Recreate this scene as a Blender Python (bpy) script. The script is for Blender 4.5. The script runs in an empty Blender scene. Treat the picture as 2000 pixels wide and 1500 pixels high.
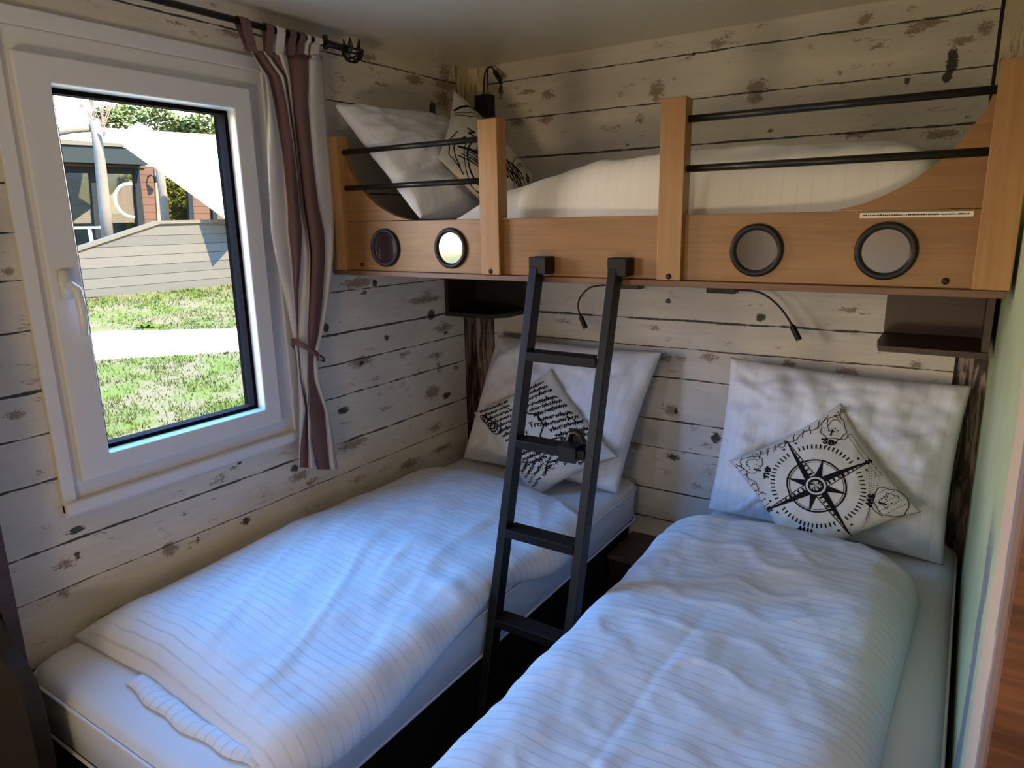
import bpy, bmesh, math, random
from mathutils import Vector, Matrix, noise
random.seed(7)
C = bpy.context.scene.collection
sc = bpy.context.scene
ZF = 0.5                      # mattress top above the floor
H = 2.20                      # ceiling
W = 1.985                     # right wall
# ---------------------------------------------------------------- camera
CAM = Vector((1.9061, -2.6032, 1.0636 + ZF))
R_ = Vector((0.8376807, 0.54584711, -0.01849246)); U_ = Vector((-0.10978753, 0.20145945, 0.97332461)); F_ = Vector((-0.5350119, 0.813305, -0.2286859))
FPX = 1358.03
def on(px, ax, val):
    """point of the place seen at photo pixel px on the plane axis ax = val (z in room metres)"""
    d = F_ + R_ * ((px[0] - 1000) / FPX) - U_ * ((px[1] - 750) / FPX)
    return CAM + d * ((val - CAM[ax]) / d[ax])
def onplane(px, p0, n):
    d = F_ + R_ * ((px[0] - 1000) / FPX) - U_ * ((px[1] - 750) / FPX)
    return CAM + d * ((p0 - CAM).dot(n) / d.dot(n))
cam = bpy.data.objects.new('camera', bpy.data.cameras.new('camera')); C.objects.link(cam)
cam.matrix_world = Matrix(((R_.x, U_.x, -F_.x, CAM.x), (R_.y, U_.y, -F_.y, CAM.y), (R_.z, U_.z, -F_.z, CAM.z), (0, 0, 0, 1)))
cam.data.sensor_width = 36; cam.data.lens = FPX * 36 / 2000; cam.data.clip_start = 0.02; cam.data.clip_end = 300
sc.camera = cam
sc.view_settings.view_transform = 'Standard'; sc.view_settings.look = 'None'; sc.view_settings.gamma = 1
sc.view_settings.use_curve_mapping = False; sc.view_settings.exposure = EXPOSURE = 0.2
# ---------------------------------------------------------------- materials
def srgb(r, g, b):
    f = lambda c: (c / 255 / 12.92) if c / 255 <= 0.04045 else ((c / 255 + 0.055) / 1.055) ** 2.4
    return (f(r), f(g), f(b), 1)
class NT:
    def __init__(s, name):
        s.m = bpy.data.materials.new(name); s.m.use_nodes = True; s.t = s.m.node_tree
        s.b = s.t.nodes['Principled BSDF']; s.out = s.t.nodes['Material Output']
    def n(s, typ, **kw):
        nd = s.t.nodes.new(typ)
        for k, v in kw.items():
            if k.startswith('i_'):
                key = k[2:]; key = int(key) if key.isdigit() else key.replace('_', ' ')
                nd.inputs[key].default_value = v
            else: setattr(nd, k, v)
        return nd
    def l(s, a, b): s.t.links.new(a, b)
    def math(s, op, a, b=None, c=None, clamp=False):
        nd = s.t.nodes.new('ShaderNodeMath'); nd.operation = op; nd.use_clamp = clamp
        for i, x in enumerate((a, b, c)):
            if x is None: continue
            if isinstance(x, (int, float)): nd.inputs[i].default_value = x
            else: s.l(x, nd.inputs[i])
        return nd.outputs[0]
    def coord(s, scale=(1, 1, 1), kind='Object', loc=(0, 0, 0)):
        tc = s.n('ShaderNodeTexCoord'); mp = s.n('ShaderNodeMapping'); mp.inputs['Scale'].default_value = scale; mp.inputs['Location'].default_value = loc
        s.l(tc.outputs[kind], mp.inputs['Vector']); return mp.outputs['Vector']
    def noise(s, vec, scale, detail=3, rough=0.5, dist=0):
        nd = s.n('ShaderNodeTexNoise', i_Scale=scale, i_Detail=detail, i_Roughness=rough, i_Distortion=dist)
        s.l(vec, nd.inputs['Vector']); return nd.outputs['Fac']
    def ss(s, val, lo, hi):
        nd = s.n('ShaderNodeMapRange'); nd.interpolation_type = 'SMOOTHSTEP'
        s.l(val, nd.inputs[0]); nd.inputs[1].default_value = lo; nd.inputs[2].default_value = hi; return nd.outputs[0]
    def mix(s, fac, a, b):
        nd = s.n('ShaderNodeMix', data_type='RGBA')
        for k, x in ((0, fac), (6, a), (7, b)):
            if isinstance(x, (int, float, tuple)): nd.inputs[k].default_value = x
            else: s.l(x, nd.inputs[k])
        return nd.outputs[2]
    def bump(s, h, strength=0.3, dist=0.002):
        nd = s.n('ShaderNodeBump', i_Strength=strength, i_Distance=dist); s.l(h, nd.inputs['Height']); s.l(nd.outputs[0], s.b.inputs['Normal'])
    def base(s, c):
        if isinstance(c, tuple): s.b.inputs['Base Color'].default_value = c
        else: s.l(c, s.b.inputs['Base Color'])
    def set(s, rough=0.5, metal=0, spec=0.5):
        s.b.inputs['Roughness'].default_value = rough; s.b.inputs['Metallic'].default_value = metal; s.b.inputs['Specular IOR Level'].default_value = spec; return s
def plain(name, col, rough=0.5, metal=0, spec=0.5, var=0.06, nscale=30, bump=0.05):
    t = NT(name).set(rough, metal, spec); v = t.coord(); nf = t.noise(v, nscale)
    dark = tuple(c * (1 - var * 2) for c in col[:3]) + (1,)
    t.base(t.mix(nf, dark, col)); 
    if bump: t.bump(nf, bump, 0.001)
    return t.m
def wood(name, c1, c2, axis=0, rough=0.4, spec=0.5, dens=1.0):
    t = NT(name).set(rough, 0, spec)
    s1 = [38 * dens] * 3; s1[axis] = 1.6 * dens; s2 = [6.0] * 3; s2[axis] = 1.2
    g = t.noise(t.coord(tuple(s1)), 2.2, 5, 0.6, 0.6); b = t.noise(t.coord(tuple(s2)), 1.3, 3, 0.5, 0.4)
    f = t.math('ADD', t.math('MULTIPLY', g, 0.5), t.math('MULTIPLY', b, 0.5))
    t.base(t.mix(t.ss(f, 0.35, 0.65), c1, c2)); t.bump(g, 0.12, 0.0006); return t.m
LINES = [1.630, 1.478, 1.3215, 1.171, 1.058, 0.947, 0.8245, 0.6735, 0.5635, 0.442, 0.264, 0.143, -0.039, -0.17, -0.33]
LW = [1.0, .9, 1.3, 1, 1, 1.2, .8, 1.5, .9, 1.1, 1.3, .6, 1.3, 1, 1]
def wallpaper(name, ax):                    # ax: index of the horizontal axis
    t = NT(name).set(0.55, 0, 0.35)
    tc = t.n('ShaderNodeTexCoord'); sp = t.n('ShaderNodeSeparateXYZ'); t.l(tc.outputs['Object'], sp.inputs[0])
    h = sp.outputs[ax]; z = sp.outputs[2]
    sa = [1.0] * 3; sa[ax] = 5.0
    wob = t.noise(t.coord((5.5, 5.5, 1)), 1.0, 4, 0.6)
    zz = t.math('ADD', z, t.math('MULTIPLY', t.math('SUBTRACT', wob, 0.5), 0.010))
    wn = t.noise(t.coord((14, 14, 3)), 1.0, 3, 0.6)
    wid = t.math('MULTIPLY', t.ss(wn, 0.30, 0.62), 0.0026)
    wid = t.math('ADD', wid, 0.0007)
    tot = None
    for zl, w in zip(LINES, LW):
        d = t.math('ABSOLUTE', t.math('SUBTRACT', zz, zl + ZF))
        m = t.math('LESS_THAN', d, t.math('MULTIPLY', wid, w))
        tot = m if tot is None else t.math('MAXIMUM', tot, m)
    # base paint: cream white with broad faint tone changes and fine horizontal grain
    sg = [60.0] * 3; sg[ax] = 3.0
    grain = t.noise(t.coord(tuple(sg)), 1.4, 4, 0.6)
    broad = t.noise(t.coord((2.5, 2.5, 7)), 1.0, 2)
    col = t.mix(t.ss(broad, 0.3, 0.7), srgb(226, 219, 205), srgb(210, 203, 192))
    col = t.mix(t.math('MULTIPLY', t.ss(grain, 0.35, 0.7), 0.25), col, srgb(190, 182, 170))
    # worn spots: a painted mask (per vertex) broken up by streaky noise
    at = t.n('ShaderNodeAttribute', attribute_name='worn'); sc3 = t.n('ShaderNodeSeparateColor'); t.l(at.outputs['Color'], sc3.inputs[0])
    s3 = [210.0] * 3; s3[ax] = 40.0
    st = t.noise(t.coord(tuple(s3)), 1.0, 5, 0.7, 0.5)
    st2 = t.noise(t.coord((70, 70, 70)), 1.0, 4, 0.7, 1.2)
    stm = t.math('ADD', t.math('MULTIPLY', st, 0.55), t.math('MULTIPLY', st2, 0.45))
    fine = t.noise(t.coord(tuple((240 if i == ax else 520) for i in range(3))), 1.0, 3, 0.7)
    stm = t.math('ADD', t.math('MULTIPLY', stm, 0.78), t.math('MULTIPLY', fine, 0.22))
    r = t.math('SUBTRACT', t.math('ADD', stm, t.math('MULTIPLY', sc3.outputs[0], 0.27)), 0.695)
    col = t.mix(t.math('MULTIPLY', t.ss(r, -0.004, 0.02), 0.78), col, t.mix(t.ss(fine, 0.42, 0.6), srgb(152, 120, 94), srgb(96, 72, 56)))
    k = t.math('SUBTRACT', t.math('ADD', stm, t.math('MULTIPLY', sc3.outputs[1], 0.42)), 0.80)
    col = t.mix(t.math('MULTIPLY', t.ss(k, -0.01, 0.02), 0.93), col, srgb(34, 27, 24))
    # sparse natural flecks
    s4 = [26.0] * 3; s4[ax] = 11.0
    fl = t.noise(t.coord(tuple(s4), loc=(3, 5, 1)), 1.0, 2, 0.5)
    ff = t.math('MULTIPLY', t.ss(fl, 0.62, 0.68), t.ss(st, 0.48, 0.58))
    col = t.mix(t.math('MULTIPLY', ff, 0.7), col, srgb(140, 118, 96))
    col = t.mix(t.math('MULTIPLY', tot, 0.92), col, srgb(24, 20, 18))
    # printed upright posts at the ends
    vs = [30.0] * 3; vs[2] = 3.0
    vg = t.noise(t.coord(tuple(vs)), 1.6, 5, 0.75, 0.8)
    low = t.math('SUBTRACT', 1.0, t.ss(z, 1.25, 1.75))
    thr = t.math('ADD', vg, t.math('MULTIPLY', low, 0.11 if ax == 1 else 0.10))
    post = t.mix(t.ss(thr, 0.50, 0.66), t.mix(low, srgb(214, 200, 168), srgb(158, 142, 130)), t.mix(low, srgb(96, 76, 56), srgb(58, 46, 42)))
    hw = t.math('ADD', h, t.math('MULTIPLY', t.math('SUBTRACT', wn, 0.5), 0.006))
    if ax == 0:
        pm = t.math('MAXIMUM', t.math('LESS_THAN', hw, 0.098), t.math('GREATER_THAN', hw, 1.902))
        e1 = t.math('LESS_THAN', t.math('ABSOLUTE', t.math('SUBTRACT', hw, 0.1)), 0.0028)
        e2 = t.math('LESS_THAN', t.math('ABSOLUTE', t.math('SUBTRACT', hw, 1.9)), 0.005)
        ed = t.math('MAXIMUM', e1, e2)
    else:
        pm = t.math('GREATER_THAN', hw, -0.088)
        ed = t.math('LESS_THAN', t.math('ABSOLUTE', t.math('SUBTRACT', hw, -0.09)), 0.0028)
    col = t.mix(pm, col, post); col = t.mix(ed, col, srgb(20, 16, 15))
    t.base(col); t.bump(grain, 0.08, 0.0006)
    return t.m
def green_wall():
    t = NT('green_distressed').set(0.5, 0, 0.4)
    tc = t.n('ShaderNodeTexCoord'); sp = t.n('ShaderNodeSeparateXYZ'); t.l(tc.outputs['Object'], sp.inputs[0])
    y = sp.outputs[1]; z = sp.outputs[2]
    nz = t.noise(t.coord((9, 9, 5)), 1.0, 5, 0.7, 0.5); n2 = t.noise(t.coord((60, 60, 7)), 1.0, 4, 0.7)
    broad = t.noise(t.coord((2, 2, 2)), 1.5, 3)
    col = t.mix(t.ss(broad, 0.3, 0.7), srgb(166, 180, 140), srgb(184, 194, 150))
    yy = t.math('ADD', y, t.math('ADD', t.math('MULTIPLY', t.math('SUBTRACT', nz, 0.5), 0.16), t.math('MULTIPLY', t.math('SUBTRACT', n2, 0.5), 0.05)))
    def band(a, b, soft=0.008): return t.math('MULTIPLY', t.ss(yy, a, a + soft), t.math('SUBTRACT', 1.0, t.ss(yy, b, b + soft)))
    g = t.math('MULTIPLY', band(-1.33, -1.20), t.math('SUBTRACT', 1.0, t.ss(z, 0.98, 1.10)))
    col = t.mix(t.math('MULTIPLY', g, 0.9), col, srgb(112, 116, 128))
    col = t.mix(band(-2.0, -1.405), col, srgb(208, 184, 158))
    col = t.mix(t.math('MULTIPLY', band(-2.0, -1.585), 0.8), col, srgb(120, 108, 118))
    t.base(col); t.bump(nz, 0.1, 0.001); return t.m
def fabric(name, col, stripe_axis=None, period=0.025, dark=0.8, rough=0.85, wr=14, wrs=0.35, pucker=0.0):
    t = NT(name).set(rough, 0, 0.25); v = t.coord()
    weave = t.noise(t.coord((900, 900, 900)), 1.0, 1)
    w = t.noise(v, wr, 4, 0.55, 0.8)
    hgt = t.math('ADD', t.math('MULTIPLY', w, 1.0), t.math('MULTIPLY', weave, 0.02))
    if pucker:                              # short crinkles running across the satin stripes
        pk = t.noise(t.coord((85, 26, 26)), 1.0, 3, 0.6, 0.3); pm_ = t.ss(t.noise(t.coord((3.5, 3.5, 3.5), loc=(2, 7, 0)), 1.0, 2), 0.38, 0.62)
        hgt = t.math('ADD', hgt, t.math('MULTIPLY', t.math('MULTIPLY', pk, pm_), pucker))
    c = col
    if stripe_axis is not None:
        tc = t.n('ShaderNodeTexCoord'); sp = t.n('ShaderNodeSeparateXYZ'); t.l(tc.outputs['UV'], sp.inputs[0])
        s = t.math('ADD', sp.outputs[stripe_axis], t.math('MULTIPLY', w, 0.003))
        fr = t.math('FRACT', t.math('DIVIDE', s, period))
        d = t.math('ABSOLUTE', t.math('SUBTRACT', fr, 0.5))
        ln = t.math('SUBTRACT', 1.0, t.ss(d, 0.04, 0.12))
        brk = t.ss(t.noise(t.coord((9, 9, 9)), 1.0, 3), 0.35, 0.6)
        ln = t.math('MULTIPLY', ln, t.math('ADD', 0.35, t.math('MULTIPLY', brk, 0.65)))
        c = t.mix(ln, col, tuple(x * dark for x in col[:3]) + (1,))
        hgt = t.math('SUBTRACT', hgt, t.math('MULTIPLY', ln, 0.12))
    t.base(c); t.bump(hgt, wrs, 0.006)
    return t.m
M = {}
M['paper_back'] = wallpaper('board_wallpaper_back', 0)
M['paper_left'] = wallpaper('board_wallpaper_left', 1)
M['green'] = green_wall()
M['ceiling'] = plain('ceiling_panel', srgb(222, 216, 204), 0.33, 0, 0.5, 0.02, 4, 0.02)
M['pvc'] = plain('white_pvc', srgb(222, 222, 224), 0.35, 0, 0.5, 0.01, 20, 0)
M['anthracite_pvc'] = plain('anthracite_pvc', srgb(16, 14, 13), 0.9, 0, 0.0)
M['gasket'] = plain('black_rubber', srgb(20, 18, 18), 0.9, 0, 0.05)
M['beech'] = wood('beech_across', srgb(128, 88, 46), srgb(150, 108, 62), 0, 0.38)
M['beech_up'] = wood('beech_upright', srgb(150, 108, 62), srgb(170, 126, 76), 2, 0.38)
M['dark_wood'] = wood('dark_wood', srgb(52, 34, 28), srgb(74, 50, 40), 0, 0.45)
M['mid_wood'] = wood('edge_wood', srgb(96, 66, 48), srgb(128, 90, 62), 0, 0.45)
M['brown_wood'] = wood('brown_wood', srgb(84, 50, 32), srgb(140, 90, 60), 0, 0.5, dens=0.6)
M['black_wood'] = wood('near_black_wood', srgb(22, 17, 16), srgb(34, 27, 24), 0, 0.5)
M['step_wood'] = wood('step_wood', srgb(78, 64, 58), srgb(104, 86, 76), 0, 0.5)
M['black_metal'] = plain('black_metal', srgb(20, 19, 20), 0.36, 0.0, 0.45, 0.02, 40, 0.02)
M['steel_dark'] = plain('powder_black_steel', srgb(14, 13, 13), 0.45, 0.0, 0.3, 0.03, 60, 0.04)
M['ring'] = plain('black_lacquer', srgb(22, 19, 19), 0.5, 0, 0.4, 0.02, 40, 0)
M['mirror'] = plain('mirror_glass', srgb(215, 215, 215), 0.06, 1.0, 0.5, 0.01, 5, 0)
M['sheet'] = fabric('white_sheet', srgb(226, 228, 234), wr=7, wrs=0.25)
M['pillow'] = fabric('white_pillowcase', srgb(230, 231, 236), 0, 0.035, 0.93, wr=11, wrs=0.4)
M['duvet'] = fabric('striped_satin_duvet', srgb(232, 234, 240), 1, 0.026, 0.82, wr=24, wrs=0.16, pucker=1.3)
M['duvet_up'] = fabric('striped_satin_duvet_upper', srgb(232, 230, 226), 1, 0.034, 0.955, wr=12, wrs=0.35)
M['cushion'] = fabric('cream_cushion_cloth', srgb(214, 208, 196), wr=16, wrs=0.2)
M['ink'] = plain('black_print', srgb(22, 20, 26), 0.8, 0, 0.2, 0.1, 90, 0)
M['curtain_white'] = fabric('curtain_white', srgb(236, 232, 226), wr=9, wrs=0.15)
M['curtain_brown'] = fabric('curtain_brown', srgb(140, 108, 104), wr=9, wrs=0.15)
for k in ('curtain_white', 'curtain_brown'):
    nt_ = M[k].node_tree; b_ = nt_.nodes['Principled BSDF']; tl = nt_.nodes.new('ShaderNodeBsdfTranslucent'); mx_ = nt_.nodes.new('ShaderNodeMixShader'); mx_.inputs[0].default_value = 0.35
    tl.inputs[0].default_value = tuple(min(1, c * 1.1) for c in b_.inputs['Base Color'].default_value[:3]) + (1,)
    nt_.links.new(b_.outputs[0], mx_.inputs[1]); nt_.links.new(tl.outputs[0], mx_.inputs[2]); nt_.links.new(mx_.outputs[0], nt_.nodes['Material Output'].inputs[0])
M['floor'] = wood('floor_dark', srgb(24, 20, 19), srgb(36, 30, 28), 1, 0.5)
M['label'] = plain('label_paper', srgb(225, 220, 210), 0.6, 0, 0.3, 0.01, 30, 0)
M['chrome'] = plain('bolt_chrome', srgb(70, 60, 55), 0.3, 0.8, 0.5, 0.02, 30, 0)
M['shell_in'] = plain('living_room_wall', srgb(196, 178, 150), 0.7, 0, 0.3, 0.03, 3, 0.02)
M['siding_out'] = plain('outer_siding', srgb(120, 96, 78), 0.8)
def glass_mat():
    t = NT('window_glass'); t.t.nodes.remove(t.b)
    tr = t.n('ShaderNodeBsdfTransparent'); gl = t.n('ShaderNodeBsdfGlossy', i_Roughness=0.02); fr = t.n('ShaderNodeLayerWeight', i_Blend=0.5); mx = t.n('ShaderNodeMixShader')
    tr.inputs[0].default_value = (0.97, 0.98, 0.97, 1)
    t.l(t.math('ADD', 0.02, t.math('MULTIPLY', t.math('POWER', fr.outputs['Facing'], 5.0), 0.5)), mx.inputs[0]); t.l(tr.outputs[0], mx.inputs[1]); t.l(gl.outputs[0], mx.inputs[2]); t.l(mx.outputs[0], t.out.inputs[0]); return t.m
M['glass'] = glass_mat()
# ---------------------------------------------------------------- mesh helpers
class MB:
    def __init__(s): s.v = []; s.f = []; s.mi = []; s.uv = []
    def add(s, vs, fs, mi=0):
        o = len(s.v); s.v += [tuple(p) for p in vs]; s.f += [tuple(i + o for i in f) for f in fs]; s.mi += [mi] * len(fs); return s
    def box(s, a, b, mi=0):
        (x0, y0, z0), (x1, y1, z1) = a, b
        vs = [(x0, y0, z0), (x1, y0, z0), (x1, y1, z0), (x0, y1, z0), (x0, y0, z1), (x1, y0, z1), (x1, y1, z1), (x0, y1, z1)]
        return s.add(vs, [(0, 3, 2, 1), (4, 5, 6, 7), (0, 1, 5, 4), (1, 2, 6, 5), (2, 3, 7, 6), (3, 0, 4, 7)], mi)
    def tube(s, pts, r, n=12, mi=0, caps=True):
        pts = [Vector(p) for p in pts]; rr = r if isinstance(r, (list, tuple)) else [r] * len(pts); vs = []; fs = []
        prev = None
        for i, p in enumerate(pts):
            d = (pts[min(i + 1, len(pts) - 1)] - pts[max(i - 1, 0)]).normalized()
            if prev is None: a = d.orthogonal().normalized()
            else: a = (prev - d * prev.dot(d)).normalized()
            prev = a; b = d.cross(a)
            for k in range(n):
                th = 2 * math.pi * k / n; vs.append(p + (a * math.cos(th) + b * math.sin(th)) * rr[i])
        for i in range(len(pts) - 1):
            for k in range(n): fs.append((i * n + k, i * n + (k + 1) % n, (i + 1) * n + (k + 1) % n, (i + 1) * n + k))
        if caps: fs.append(tuple(reversed(range(n)))); fs.append(tuple(range((len(pts) - 1) * n, len(pts) * n)))
        return s.add(vs, fs, mi)
    def bar(s, p, q, w, d, up, mi=0):       # rectangular bar from p to q, w along 'up', d across
        p = Vector(p); q = Vector(q); ax = (q - p).normalized(); a = Vector(up); a = (a - ax * a.dot(ax)).normalized(); b = ax.cross(a)
        vs = [e + a * (i * w / 2) + b * (j * d / 2) for e in (p, q) for i, j in ((-1, -1), (1, -1), (1, 1), (-1, 1))]
        return s.add(vs, [(0, 3, 2, 1), (4, 5, 6, 7), (0, 1, 5, 4), (1, 2, 6, 5), (2, 3, 7, 6), (3, 0, 4, 7)], mi)
    def prism(s, poly, ext, mi=0):          # poly: 3D points, ext: extrusion vector
        n = len(poly); ext = Vector(ext); vs = [Vector(p) for p in poly] + [Vector(p) + ext for p in poly]
        fs = [tuple(reversed(range(n))), tuple(range(n, 2 * n))] + [(i, (i + 1) % n, n + (i + 1) % n, n + i) for i in range(n)]
        return s.add(vs, fs, mi)
    def lathe(s, prof, o, ax, n=40, mi=0):  # prof: (r, h) along axis
        o = Vector(o); ax = Vector(ax).normalized(); a = ax.orthogonal().normalized(); b = ax.cross(a); vs = []; fs = []
        for r, h in prof:
            for k in range(n):
                th = 2 * math.pi * k / n; vs.append(o + ax * h + (a * math.cos(th) + b * math.sin(th)) * r)
        for i in range(len(prof) - 1):
            for k in range(n): fs.append((i * n + k, i * n + (k + 1) % n, (i + 1) * n + (k + 1) % n, (i + 1) * n + k))
        return s.add(vs, fs, mi)
    def obj(s, name, mats, parent=None, smooth=False, bevel=0, origin=None, recalc=True, auto=None):
        me = bpy.data.meshes.new(name); o = bpy.data.objects.new(name, me)
        off = Vector((0, 0, 0))
        if origin is not None: off = Vector(origin)
        wo = off
        if parent is not None: wo = parent_world(parent)
        me.from_pydata([tuple(Vector(p) - (wo if parent is not None else off)) for p in s.v], [], s.f)
        for m in (mats if isinstance(mats, (list, tuple)) else [mats]): me.materials.append(m if not isinstance(m, str) else M[m])
        me.polygons.foreach_set('material_index', s.mi)
        if recalc:
            bm = bmesh.new(); bm.from_mesh(me); bmesh.ops.recalc_face_normals(bm, faces=bm.faces); bm.to_mesh(me); bm.free()
        if smooth: me.polygons.foreach_set('use_smooth', [True] * len(me.polygons))
        C.objects.link(o)
        if parent is not None: o.parent = parent
        elif origin is not None: o.location = off
        if bevel:
            md = o.modifiers.new('bevel', 'BEVEL'); md.width = bevel; md.segments = 2; md.limit_method = 'ANGLE'; md.angle_limit = math.radians(40)
        if auto:
            me.polygons.foreach_set('use_smooth', [True] * len(me.polygons)); md = o.modifiers.new('e', 'EDGE_SPLIT'); md.split_angle = math.radians(auto)
        me.update(); return o
def parent_world(o):
    v = Vector((0, 0, 0))
    while o is not None: v += o.location; o = o.parent
    return v
def tag(o, label=None, cat=None, group=None, kind=None):
    if label: o['label'] = label
    if cat: o['category'] = cat
    if group: o['group'] = group
    if kind: o['kind'] = kind
    return o
def thing(name, loc, label, cat, group=None, kind=None):
    o = bpy.data.objects.new(name, None); C.objects.link(o); o.location = loc; o.empty_display_size = 0.1
    return tag(o, label, cat, group, kind)
def Z(z): return z + ZF
# ---------------------------------------------------------------- worn spots of the wallpaper (plane coordinates)
def spots(lst, ax, plane):
    out = []
    for px, py, sx, sy, r, k in lst:
        p = on((px, py), plane, 0.0); q = on((px + sx, py), plane, 0.0); z2 = on((px, py + sy), plane, 0.0)
        out.append((p[ax], p[2], abs(q[ax] - p[ax]) * 1.15, abs(z2[2] - p[2]) * 1.15, r, k))
    return out
BACK = [(1030,180,24,8,1,0),(1005,205,30,8,.9,0),(978,175,8,30,.4,.9),(983,148,18,14,.8,.3),(1070,185,22,15,1,.3),(1065,232,22,14,1,.3),(1010,238,22,12,1,.2),(1212,183,16,12,.8,0),
 (1283,178,20,26,1.1,.4),(1250,232,12,18,.9,.2),(1178,248,18,9,.7,.2),(1225,284,6,6,.3,.9),(1150,282,50,10,.4,.4),(1355,105,6,8,.2,1),(1402,85,26,14,1,.3),(1420,70,18,18,.8,0),(1345,112,14,10,.9,.2),
 (1478,172,28,22,1.1,.2),(1475,192,22,12,1.1,.2),(1505,255,12,9,.5,.9),(1640,143,12,10,.8,0),(1690,35,22,18,1,.3),(1712,92,28,9,.9,.1),(1768,148,30,12,.7,.6),(1772,158,8,12,.3,1.1),
 (1810,45,46,14,1.1,.2),(1785,60,26,12,1.1,0),(1860,118,16,34,.7,1.15),(1850,150,12,14,.3,1.3),(1880,80,34,12,1.1,.2),(1925,55,22,26,1,.5),(1900,18,40,10,.8,.6),(1670,264,34,9,1.1,0),(1840,262,60,12,1.1,.2),
 (1890,228,14,7,.5,.8),(1905,205,14,8,.7,.2),(1760,235,18,9,.5,0),(1100,628,34,10,.8,.2),(1278,640,16,9,.9,.4),(1305,588,8,8,.3,1.1),(1486,620,13,11,.4,1.2),(1455,578,12,6,.6,.4),(1655,605,28,9,1,.3),(1690,612,22,5,.9,.4),
 (1010,660,40,9,1.1,.3),(1075,662,12,6,.7,.5),(1280,695,44,14,1.1,0),(1385,698,24,12,1,.1),(1330,700,24,7,.9,0),(1540,712,18,13,1.1,.7),(1655,727,34,12,1.1,.1),(1790,712,22,10,1.1,.5),(1855,755,16,7,1,.5),(1720,690,18,6,.7,0),
 (1255,778,10,7,.5,.7),(1310,800,26,16,1,.3),(1320,803,6,9,.3,1.1),(1398,855,14,14,.6,1.1),(1380,870,18,9,.9,.2),(1250,838,9,8,.5,.7),(1240,870,20,12,1,.5),(1315,893,24,10,.6,.9),(1300,922,20,14,.7,.5),(1382,922,18,18,.7,.6),(1360,950,24,12,.8,.6),(1340,962,24,9,.6,.6)]
LEFT = [(720,112,26,12,1,0),(806,112,12,9,.7,0),(850,90,16,16,.8,.1),(810,155,24,14,1.1,.3),(870,165,30,18,1.1,.2),(745,165,28,7,.9,0),(702,190,10,9,.7,.1),(866,195,22,30,1,.4),(845,215,8,22,.3,1.2),(795,225,14,9,.6,.9),
 (870,140,20,28,.9,0),(818,232,18,5,.8,0),(700,552,38,14,1.1,.2),(732,553,6,8,.2,1.3),(711,572,10,9,.4,.9),(830,585,44,10,1.1,.5),(835,572,12,14,.9,.4),(637,640,7,11,.4,1.25),(842,615,9,13,.3,1.2),(866,640,24,14,1,.3),(870,650,8,6,.4,1),
 (705,706,30,14,1.1,.1),(707,710,7,6,.2,1.2),(790,692,18,9,1,.3),(755,660,7,10,.3,1),(850,695,24,9,1,.5),(858,720,8,26,.3,.8),(845,765,20,18,1.1,.1),(872,772,12,9,.3,1.1),(890,718,14,9,.6,.8),(670,802,17,9,.4,1.15),(788,752,14,12,.7,.5),
 (753,797,18,7,1,.1),(690,868,44,14,1,.1),(865,875,30,9,1,.3),(850,835,22,14,.9,.2),(800,905,24,12,1.1,.2),(700,935,20,9,.9,.4),(575,915,10,9,.3,1.2),(585,930,30,14,1,.3),(455,915,20,9,.9,.3),(430,935,22,14,.9,.3),(468,905,6,5,.2,1.2),
 (610,940,24,9,1,.2),(150,1035,26,8,.6,1.2),(150,1050,34,8,.6,.6),(150,1085,8,12,.3,1.1),(130,1100,32,14,1,.2),(215,1053,20,7,.8,.6),(360,1005,14,7,.8,.7),(480,1018,18,12,.6,.95),(332,1073,22,20,1.1,.1),(387,1055,8,12,.5,.9),(125,1160,20,12,1,.2),
 (30,1115,18,12,.7,.2),(75,925,22,14,.7,.5),(30,810,36,12,1,.5),(75,780,20,10,.8,.5),(15,530,20,10,1.2,.5),(280,28,0.1,0.1,0,0),(345,45,26,7,1,.5),(450,65,36,9,1.1,.4)]
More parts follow.
